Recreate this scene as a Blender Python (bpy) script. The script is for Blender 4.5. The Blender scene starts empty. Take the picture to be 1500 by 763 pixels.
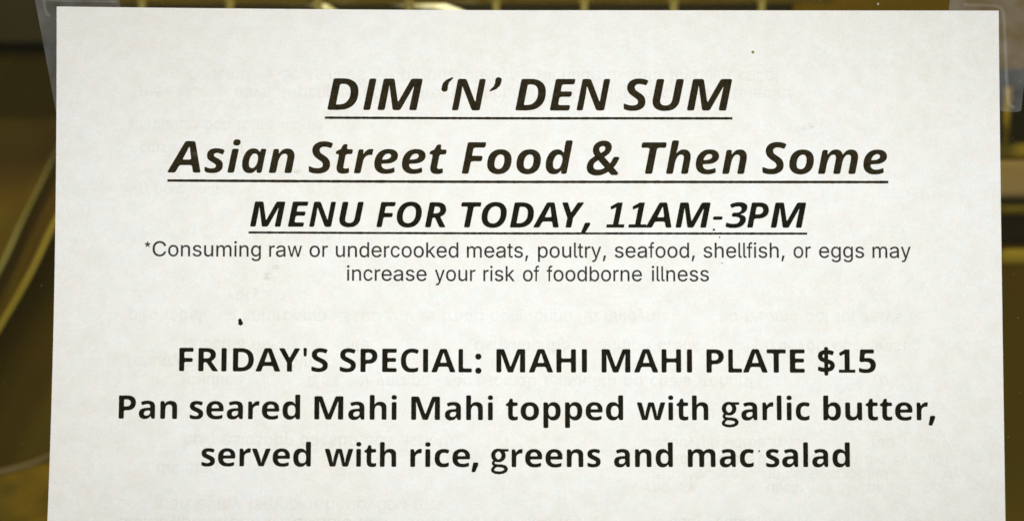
import bpy, bmesh, math, random, json
from mathutils import Vector
from mathutils.geometry import delaunay_2d_cdt

random.seed(7)
S = bpy.context.scene
C = S.collection
MM = 0.001
D = 0.360                       # camera to sheet, metres
PX = 0.2159 / 1380              # metres on the sheet's plane per photo pixel

# ------------------------------------------------------------ camera, world, lamps
cam = bpy.data.cameras.new('camera'); co = bpy.data.objects.new('camera', cam); C.objects.link(co)
co.location = (0, -D, 0); co.rotation_euler = (math.radians(90), 0, 0)
cam.sensor_width = 36; cam.lens = 36 * D / (1500 * PX)
cam.clip_start = 0.01; cam.clip_end = 50
cam.dof.use_dof = True; cam.dof.focus_distance = 0.373; cam.dof.aperture_fstop = 17.0
S.camera = co
S.view_settings.view_transform = 'Standard'; S.view_settings.look = 'None'
S.view_settings.exposure = 0; S.view_settings.gamma = 1
w = bpy.data.worlds.new('World'); S.world = w; w.use_nodes = True
w.node_tree.nodes['Background'].inputs[0].default_value = (1.0, 0.97, 0.90, 1)
w.node_tree.nodes['Background'].inputs[1].default_value = 0.12

def lamp(name, loc, aim, size, power, col):
    l = bpy.data.lights.new(name, 'AREA'); l.shape = 'DISK'; l.size = size; l.energy = power; l.color = col
    o = bpy.data.objects.new(name, l); C.objects.link(o); o.location = loc
    o.rotation_euler = (Vector(aim) - Vector(loc)).to_track_quat('-Z', 'Y').to_euler()
lamp('room_lamp', (-0.015, -0.58, 0.035), (-0.01, 0, 0.005), 0.16, 2.68, (1.0, 0.98, 0.955))
sp = bpy.data.lights.new('sheet_glow_spot', 'SPOT'); sp.energy = 5.4; sp.color = (.90, .95, 1.0); sp.spot_size = math.radians(18.5); sp.spot_blend = 1; sp.shadow_soft_size = .03  # added spot, unseen; its stretched cone brightens the middle of the sheet
so = bpy.data.objects.new('sheet_glow_spot', sp); C.objects.link(so); so.location = (.06, -.62, .09); so.scale = (1.8, 1, 1)
so.rotation_euler = (Vector((.022, 0, .0)) - so.location).to_track_quat('-Z', 'Y').to_euler()
lamp('backdrop_fill_lamp', (-0.25, 0.06, 0.55), (0.05, 0.55, -0.1), 0.12, 3.8, (1.0, 0.82, 0.32))  # added unseen lamp that lights the things behind the glass

# ------------------------------------------------------------ materials
def mat(name, col, rough=0.6, metal=0.0, vary=0.0, scale=200.0, bump=0.0, spec=0.08, col2=None, detail=4, stretch=None):
    m = bpy.data.materials.new(name); m.use_nodes = True; nt = m.node_tree; b = nt.nodes['Principled BSDF']
    b.inputs['Roughness'].default_value = rough; b.inputs['Metallic'].default_value = metal
    b.inputs['Specular IOR Level'].default_value = spec
    b.inputs['Base Color'].default_value = (*col, 1)
    if vary or bump or col2:
        tc = nt.nodes.new('ShaderNodeTexCoord'); n = nt.nodes.new('ShaderNodeTexNoise')
        n.inputs['Scale'].default_value = scale; n.inputs['Detail'].default_value = detail
        if stretch:
            mp = nt.nodes.new('ShaderNodeMapping'); mp.inputs['Scale'].default_value = stretch
            nt.links.new(tc.outputs['Object'], mp.inputs[0]); nt.links.new(mp.outputs[0], n.inputs['Vector'])
        else: nt.links.new(tc.outputs['Object'], n.inputs['Vector'])
        r = nt.nodes.new('ShaderNodeValToRGB')
        a = col2 or tuple(c * (1 - vary) for c in col); c2 = col if col2 else tuple(min(1, c * (1 + vary)) for c in col)
        r.color_ramp.elements[0].position = .3; r.color_ramp.elements[1].position = .7
        r.color_ramp.elements[0].color = (*a, 1); r.color_ramp.elements[1].color = (*c2, 1)
        nt.links.new(n.outputs['Fac'], r.inputs[0]); nt.links.new(r.outputs[0], b.inputs['Base Color'])
        if bump:
            bp = nt.nodes.new('ShaderNodeBump'); bp.inputs['Strength'].default_value = bump; bp.inputs['Distance'].default_value = .0005
            nt.links.new(n.outputs['Fac'], bp.inputs['Height']); nt.links.new(bp.outputs[0], b.inputs['Normal'])
    return m

def paper_mat():
    m = bpy.data.materials.new('paper'); m.use_nodes = True; nt = m.node_tree; b = nt.nodes['Principled BSDF']; L = nt.links.new
    b.inputs['Roughness'].default_value = .8; b.inputs['Specular IOR Level'].default_value = .15
    tc = nt.nodes.new('ShaderNodeTexCoord')
    def noise(sc, det, ro=.5):
        n = nt.nodes.new('ShaderNodeTexNoise'); n.inputs['Scale'].default_value = sc; n.inputs['Detail'].default_value = det
        n.inputs['Roughness'].default_value = ro; L(tc.outputs['Object'], n.inputs['Vector']); return n
    big, mid, fine = noise(28, 3), noise(260, 3, .7), noise(1900, 2, .7)
    def ramp(n, a, c, p0=.35, p1=.65):
        r = nt.nodes.new('ShaderNodeValToRGB'); r.color_ramp.elements[0].position = p0; r.color_ramp.elements[1].position = p1
        r.color_ramp.elements[0].color = (*a, 1); r.color_ramp.elements[1].color = (*c, 1); L(n.outputs['Fac'], r.inputs[0]); return r
    r1 = ramp(big, (.825, .822, .785), (.835, .838, .822)); r2 = ramp(mid, (.945, .945, .925), (1, 1, 1)); r3 = ramp(fine, (.94, .94, .94), (1, 1, 1))
    def mul(a, c):
        x = nt.nodes.new('ShaderNodeMix'); x.data_type = 'RGBA'; x.blend_type = 'MULTIPLY'; x.inputs['Factor'].default_value = 1
        L(a, x.inputs[6]); L(c, x.inputs[7]); return x.outputs[2]
    r4 = ramp(noise(430, 2, .6), (1, .98, .955), (.985, 1, 1), .38, .62)
    L(mul(mul(mul(r1.outputs[0], r4.outputs[0]), r2.outputs[0]), r3.outputs[0]), b.inputs['Base Color'])
    bp = nt.nodes.new('ShaderNodeBump'); bp.inputs['Strength'].default_value = .25; bp.inputs['Distance'].default_value = .00008
    L(mid.outputs['Fac'], bp.inputs['Height']); L(bp.outputs[0], b.inputs['Normal'])
    return m

def sheer(name, col, fac, rough=.4, gloss=None, vary=0):
    """thin layer: part of the light passes straight through"""
    m = bpy.data.materials.new(name); m.use_nodes = True; nt = m.node_tree; nt.nodes.clear(); L = nt.links.new
    o = nt.nodes.new('ShaderNodeOutputMaterial'); t = nt.nodes.new('ShaderNodeBsdfTransparent'); mx = nt.nodes.new('ShaderNodeMixShader')
    if gloss == 'glass':
        g = nt.nodes.new('ShaderNodeBsdfGlossy'); g.inputs['Roughness'].default_value = .02; g.inputs['Color'].default_value = (*col, 1)
        f = nt.nodes.new('ShaderNodeFresnel'); f.inputs['IOR'].default_value = 1.3; L(f.outputs[0], mx.inputs[0]); L(g.outputs[0], mx.inputs[2])
        t.inputs[0].default_value = (.97, .98, .96, 1)
    else:
        g = nt.nodes.new('ShaderNodeBsdfPrincipled'); g.inputs['Base Color'].default_value = (*col, 1); g.inputs['Roughness'].default_value = rough
        g.inputs['Specular IOR Level'].default_value = .2 if rough < .7 else 0
        mx.inputs[0].default_value = fac; L(g.outputs[0], mx.inputs[2])
        if vary:
            tc = nt.nodes.new('ShaderNodeTexCoord'); n = nt.nodes.new('ShaderNodeTexNoise'); n.inputs['Scale'].default_value = 160; n.inputs['Detail'].default_value = 3
            mr = nt.nodes.new('ShaderNodeMapRange'); mr.inputs[1].default_value = .3; mr.inputs[2].default_value = .7
            mr.inputs[3].default_value = fac * (1 - vary); mr.inputs[4].default_value = fac * (1 + vary)
            L(tc.outputs['Object'], n.inputs['Vector']); L(n.outputs['Fac'], mr.inputs[0]); L(mr.outputs[0], mx.inputs[0])
    L(t.outputs[0], mx.inputs[1]); L(mx.outputs[0], o.inputs[0])
    return m

M = dict(
    paper=paper_mat(),
    ink=mat('olive_black_ink', (.022, .017, .006), .7, vary=.5, scale=1500, spec=.06),
    ink_dark=mat('black_ink', (.010, .009, .004), .7, vary=.55, scale=1500, spec=.05),
    ink_grey=mat('thin_grey_ink', (.040, .034, .034), .7, vary=.6, scale=900, spec=.05),
    ghost=sheer('show_through_print', (.50, .50, .42), .012, .9, vary=.6),
    smudge=sheer('faint_smudge', (.42, .42, .40), .035, .9, vary=.8),
    tape=sheer('frosted_tape', (.80, .83, .84), .084, .34, vary=.45),
    crease=sheer('tape_crease', (.88, .88, .84), .075, .3, vary=.3),
    glass=sheer('window_glass', (.9, .9, .9), 0, gloss='glass'),
    wall=mat('dark_brown_wall', (.250, .150, .016), .8, scale=11, col2=(.180, .135, .014), detail=3),
    board=mat('dark_board', (.026, .020, .010), .7, scale=12, col2=(.017, .016, .006)),
    spindle=mat('olive_wood', (.60, .47, .10), .45, vary=.25, scale=60, spec=.5),
    metal=mat('metal_painted_glints', (.92, .92, .75), .2, scale=70, col2=(.30, .27, .08), bump=.3, spec=.8),
    curtain=mat('olive_cloth', (.125, .098, .010), .85, scale=16, col2=(.105, .062, .012), detail=5, bump=.5),
    hem=mat('lit_amber_hem', (.46, .36, .07), .7, scale=30, col2=(.34, .28, .04)),
    fold_light=mat('painted_fold_light', (.36, .34, .14), .7, scale=30, col2=(.26, .25, .07)),  # pale cloth tone standing for light on the fold
    cushion=mat('amber_cushion', (.185, .122, .010), .85, scale=34, col2=(.070, .052, .007)),
    piping=mat('pale_piping', (.19, .15, .08), .7, vary=.3, scale=25),
    slat=mat('tan_wood', (.29, .215, .11), .55, scale=20, col2=(.27, .19, .06), stretch=(1, 1, 5)),
    slat2=mat('olive_slat', (.26, .19, .022), .55, vary=.2, scale=20, stretch=(1, 1, 5)),
    post=mat('post_wood', (.26, .20, .07), .6, vary=.2, scale=30),
    dust=mat('pale_dust', (.45, .44, .36), .9),
)

# ------------------------------------------------------------ object helpers
def mesh_obj(name, verts, faces, m, parent=None, smooth=False, kind=None, label=None):
    me = bpy.data.meshes.new(name); me.from_pydata(verts, [], faces); me.materials.append(m); me.update()
    if smooth:
        for p in me.polygons: p.use_smooth = True
    o = bpy.data.objects.new(name, me); C.objects.link(o)
    if parent: o.parent = parent
    if kind: o['kind'] = kind
    if label: o['label'] = label
    return o
def tag(o, label, cat, group=None):
    o['label'] = label; o['category'] = cat
    if group: o['group'] = group
    return o
def empty(name, loc, label, cat, group=None):
    o = bpy.data.objects.new(name, None); C.objects.link(o); o.location = loc
    o.empty_display_size = .02
    return tag(o, label, cat, group)
def local(o, vs):
    l = o.location; return [(v[0] - l[0], v[1] - l[1], v[2] - l[2]) for v in vs]
def at(px, py, Y):                # a real point at depth Y (m) behind the sheet
    k = (D + Y) / D * PX
    return ((px - 750) * k, Y, (381.5 - py) * k)
def rbox(x0, x1, y0, y1, z0, z1, r=.002, seg=2):
    bm = bmesh.new(); bmesh.ops.create_cube(bm, size=1)
    for v in bm.verts:
        v.co = Vector(((x0 + x1) / 2 + v.co.x * (x1 - x0), (y0 + y1) / 2 + v.co.y * (y1 - y0), (z0 + z1) / 2 + v.co.z * (z1 - z0)))
    if r: bmesh.ops.bevel(bm, geom=bm.edges[:], offset=r, segments=seg, affect='EDGES', profile=.5)
    vs = [tuple(v.co) for v in bm.verts]; bm.verts.index_update(); fs = [[v.index for v in f.verts] for f in bm.faces]; bm.free(); return vs, fs
def tube(pts, rad, n=12):
    vs, fs = [], []
    P = [Vector(p) for p in pts]
    for i, p in enumerate(P):
        t = (P[min(i + 1, len(P) - 1)] - P[max(i - 1, 0)]).normalized()
        a = t.cross(Vector((0, 1, 0)));
        if a.length < 1e-3: a = t.cross(Vector((1, 0, 0)))
        a.normalize(); b = t.cross(a)
        r = rad[i] if isinstance(rad, (list, tuple)) else rad
        for k in range(n):
            q = p + a * r * math.cos(k * 2 * math.pi / n) + b * r * math.sin(k * 2 * math.pi / n); vs.append(tuple(q))
    for i in range(len(P) - 1):
        for k in range(n):
            fs.append((i * n + k, i * n + (k + 1) % n, (i + 1) * n + (k + 1) % n, (i + 1) * n + k))
    fs.append(list(range(n))[::-1]); fs.append([(len(P) - 1) * n + k for k in range(n)])
    return vs, fs
def spline(pts, n=10):            # Catmull-Rom
    out = []
    P = [Vector(p) for p in pts]; P = [2 * P[0] - P[1]] + P + [2 * P[-1] - P[-2]]
    for i in range(1, len(P) - 2):
        for k in range(n):
            t = k / n; a, b, c, d = P[i - 1], P[i], P[i + 1], P[i + 2]
            out.append(.5 * ((2 * b) + (c - a) * t + (2 * a - 5 * b + 4 * c - d) * t * t + (3 * b - 3 * c + d - a) * t ** 3))
    out.append(P[-2]); return out

# ------------------------------------------------------------ the room behind the glass
x0, _, z0 = at(-1500, 2200, .85); x1, _, z1 = at(3000, -1300, .85)
vs, fs = rbox(x0, x1, .85, .90, z0, z1, 0)
mesh_obj('wall', vs, fs, M['wall'], kind='structure')

# window pane
vs, fs = rbox(-.75, .75, .00045, .0045, -.6, .6, 0)
pane = mesh_obj('window_pane', vs, fs, M['glass'])
tag(pane, 'clear glass window pane that the menu sheet is taped to', 'window')

# dark board behind the railing, top left
a = at(-500, 66, .52); b = at(1163, -260, .52)
vs, fs = rbox(a[0], b[0], .52, .545, a[2], b[2], .003)
o = mesh_obj('shelf_board', vs, fs, M['board']); tag(o, 'dark brown board seen past the upper left corner of the sheet', 'board')

# spindle railing along the top
Y = .28
r0 = at(150, 1, Y); r1 = at(1230, -55, Y)
rail = empty('spindle_railing', at(640, 420, Y), 'olive wooden railing with evenly spaced spindles above the top edge of the sheet', 'railing')
vs, fs = rbox(r0[0], r1[0], Y - .008, Y + .012, r0[2], r1[2], .003)
mesh_obj('rail', local(rail, vs), fs, M['spindle'], rail)
k = (D + Y) / D * PX
for px, wd in ((208, 13), (337, 14), (466, 13), (599, 14), (727, 13), (856, 13), (987, 14), (1116, 13)):
    prof = [(-4, 1.5), (1, 1.5), (3.5, 1.15), (8, .95), (14, .9), (40, .9), (150, 1.1), (300, .9), (420, .8)]
    vs, fs = tube([at(px, py, Y) for py, f in prof], [wd / 2 * k * f for py, f in prof])
    mesh_obj('spindle', local(rail, vs), fs, M['spindle'], rail, smooth=True)
vs, fs = rbox(r0[0], r1[0], Y - .008, Y + .012, at(0, 445, Y)[2], at(0, 418, Y)[2], .003)
mesh_obj('bottom_rail', local(rail, vs), fs, M['spindle'], rail)

# curved rods between the spindles, glints painted as pale patches in their colour
for nm, pts, rad, lab in (
    ('metal_rod', [(330, -22), (385, -4), (430, 1), (462, 6), (500, 30), (520, 60)], 7.5, 'dull metal rod curving down past the third spindle, left of the brighter rod'),
    ('metal_rod', [(515, -30), (556, -8), (582, 2), (606, 8), (650, 14), (700, 34)], 8.5, 'metal rod with bright painted glints curving down past the fourth spindle')):
    p = spline([at(x, y, Y + .03) for x, y in pts], 8)
    vs, fs = tube(p, rad * k)
    o = mesh_obj(nm, vs, fs, M['metal'], smooth=True); tag(o, lab, 'rod')
lamp('rod_glint_lamp', (-.10, .12, .30), at(580, 6, Y + .03), .03, .9, (1, .97, .85))  # added unseen lamp, only there to brighten the rods

# swept-aside curtain on the left
Y = .60; k = (D + Y) / D * PX
hem = spline([(236, 20, 0), (180, 140, 0), (130, 245, 0), (84, 333, 0), (60, 384, 0), (35, 431, 0), (0, 490, 0), (-45, 570, 0), (-90, 690, 0)], 10)
offs = [0, 2, 5, 10, 18, 26, 34, 40, 44, 48, 54, 64, 80, 105, 140, 190, 260, 340]
prof = [4, -8, -12, -8, 2, 12, 16, 8, -6, -14, -12, -4, 4, 6, 0, 6, 12, 0]
vs, fs = [], []
for i, h in enumerate(hem):
    lean = min(1, max(.25, (h.y - 100) / 260))
    for o_, d_ in zip(offs, prof):
        p = at(h.x - o_ * (1.18 - .18 * lean), h.y - o_ * .12, Y); vs.append((p[0], Y + d_ * k * (.45 + .75 * lean), p[2]))
n = len(offs)
for i in range(len(hem) - 1):
    for j in range(n - 1): fs.append((i * n + j, i * n + j + 1, (i + 1) * n + j + 1, (i + 1) * n + j))
cur = mesh_obj('curtain', vs, fs, M['curtain'], smooth=True)
sm = cur.modifiers.new('thick', 'SOLIDIFY'); sm.thickness = .0015; sm.offset = 0
ss = cur.modifiers.new('soft', 'SUBSURF'); ss.levels = 1; ss.render_levels = 1
tag(cur, 'olive green cloth curtain swept down to the left beside the sheet', 'curtain')
hv = [Vector((at(h.x - 3, h.y, Y)[0], Y - 12 * k, at(h.x - 3, h.y, Y)[2])) for h in hem]
vs, fs = tube(hv, 3.4 * k); mesh_obj('hem', vs, fs, M['hem'], cur, smooth=True)  # hem, its amber lightened to paint the highlight along the cloth edge
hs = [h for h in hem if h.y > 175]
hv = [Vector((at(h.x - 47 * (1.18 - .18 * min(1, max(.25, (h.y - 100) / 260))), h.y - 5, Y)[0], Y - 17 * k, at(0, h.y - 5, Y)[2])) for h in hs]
vs, fs = tube(hv, [min(3.0, .8 + .09 * i) * k for i in range(len(hs))]); mesh_obj('fold_highlight', vs, fs, M['fold_light'], cur, smooth=True)  # highlight on the fold ridge, put in as a pale strip

# cushion low on the left
Y = .50; k = (D + Y) / D * PX
cx, _, cz = at(-20, 900, Y)
vs, fs = [], []
NU, NV = 40, 20
for i in range(NV + 1):
    ph = math.pi * i / NV
    for j in range(NU):
        th = 2 * math.pi * j / NU
        def se(c, p): return math.copysign(abs(c) ** p, c)
        x = 330 * k * se(math.sin(ph), .7) * se(math.cos(th), .75); z = 205 * k * se(math.cos(ph), .7); y = 90 * k * se(math.sin(ph), .7) * se(math.sin(th), .8)
        c_, s_ = math.cos(.20), math.sin(.20)
        vs.append((cx + x * c_ - z * s_, Y + y, cz + x * s_ + z * c_))
for i in range(NV):
    for j in range(NU): fs.append((i * NU + j, i * NU + (j + 1) % NU, (i + 1) * NU + (j + 1) % NU, (i + 1) * NU + j))
cu = mesh_obj('seat_cushion', vs, fs, M['cushion'], smooth=True)
tag(cu, 'amber brown cushion with pale piping below the curtain at lower left', 'cushion')
pp = spline([at(x, y, Y - .055) for x, y in ((-220, 760), (-130, 722), (-50, 700), (0, 691), (40, 681), (75, 667), (120, 650), (200, 640))], 8)
vs, fs = tube(pp, 3.8 * k); mesh_obj('piping', vs, fs, M['piping'], cu, smooth=True)

# ladder-back chair on the right
Y = .42; k = (D + Y) / D * PX
ch = empty('ladder_back_chair', at(1640, 1300, Y), 'tan wooden chair back with horizontal slats beyond the right edge of the sheet', 'chair')
for ya, yb, m, dy in ((206, 231, 'slat2', .012), (234, 291, 'slat', 0), (296, 313, 'slat2', .006), (364, 390, 'slat2', .004)):
    a = at(1440, yb, Y); b = at(1830, ya, Y)
    vs, fs = rbox(a[0], b[0], Y + dy, Y + dy + .014, a[2], b[2], .0035, 3)
    mesh_obj('slat', local(ch, vs), fs, M[m], ch)
for xa, xb, ya, yb in ((1425, 1446, 120, 1300), (1822, 1850, 120, 1300)):
    a = at(xa, yb, Y); b = at(xb, ya, Y)
    vs, fs = rbox(a[0], b[0], Y - .004, Y + .02, a[2], b[2], .003); mesh_obj('post', local(ch, vs), fs, M['post'], ch)
a = at(1467, 236, Y + .05); b = at(1481, 60, Y + .05)
vs, fs = tube([at(1470, 232, Y + .03), at(1474, 190, Y + .03), at(1477, 150, Y + .03), at(1478, 128, Y + .03)], 6 * k)
mesh_obj('brace', local(ch, vs), fs, M['slat2'], ch, smooth=True)
a = at(1425, 960, Y); b = at(1850, 930, Y)
vs, fs = rbox(a[0], b[0], Y - .02, Y + .3, a[2], b[2], .004); mesh_obj('seat', local(ch, vs), fs, M['slat'], ch)

# dark panel behind the slats
a = at(1455, 358, .62); b = at(2300, 100, .62)
vs, fs = rbox(a[0], b[0], .62, .64, a[2], b[2], .003)
o = mesh_obj('cabinet_panel', vs, fs, M['board']); tag(o, 'dark cabinet panel behind the slatted chair back', 'panel')

# ------------------------------------------------------------ the menu sheet

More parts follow.
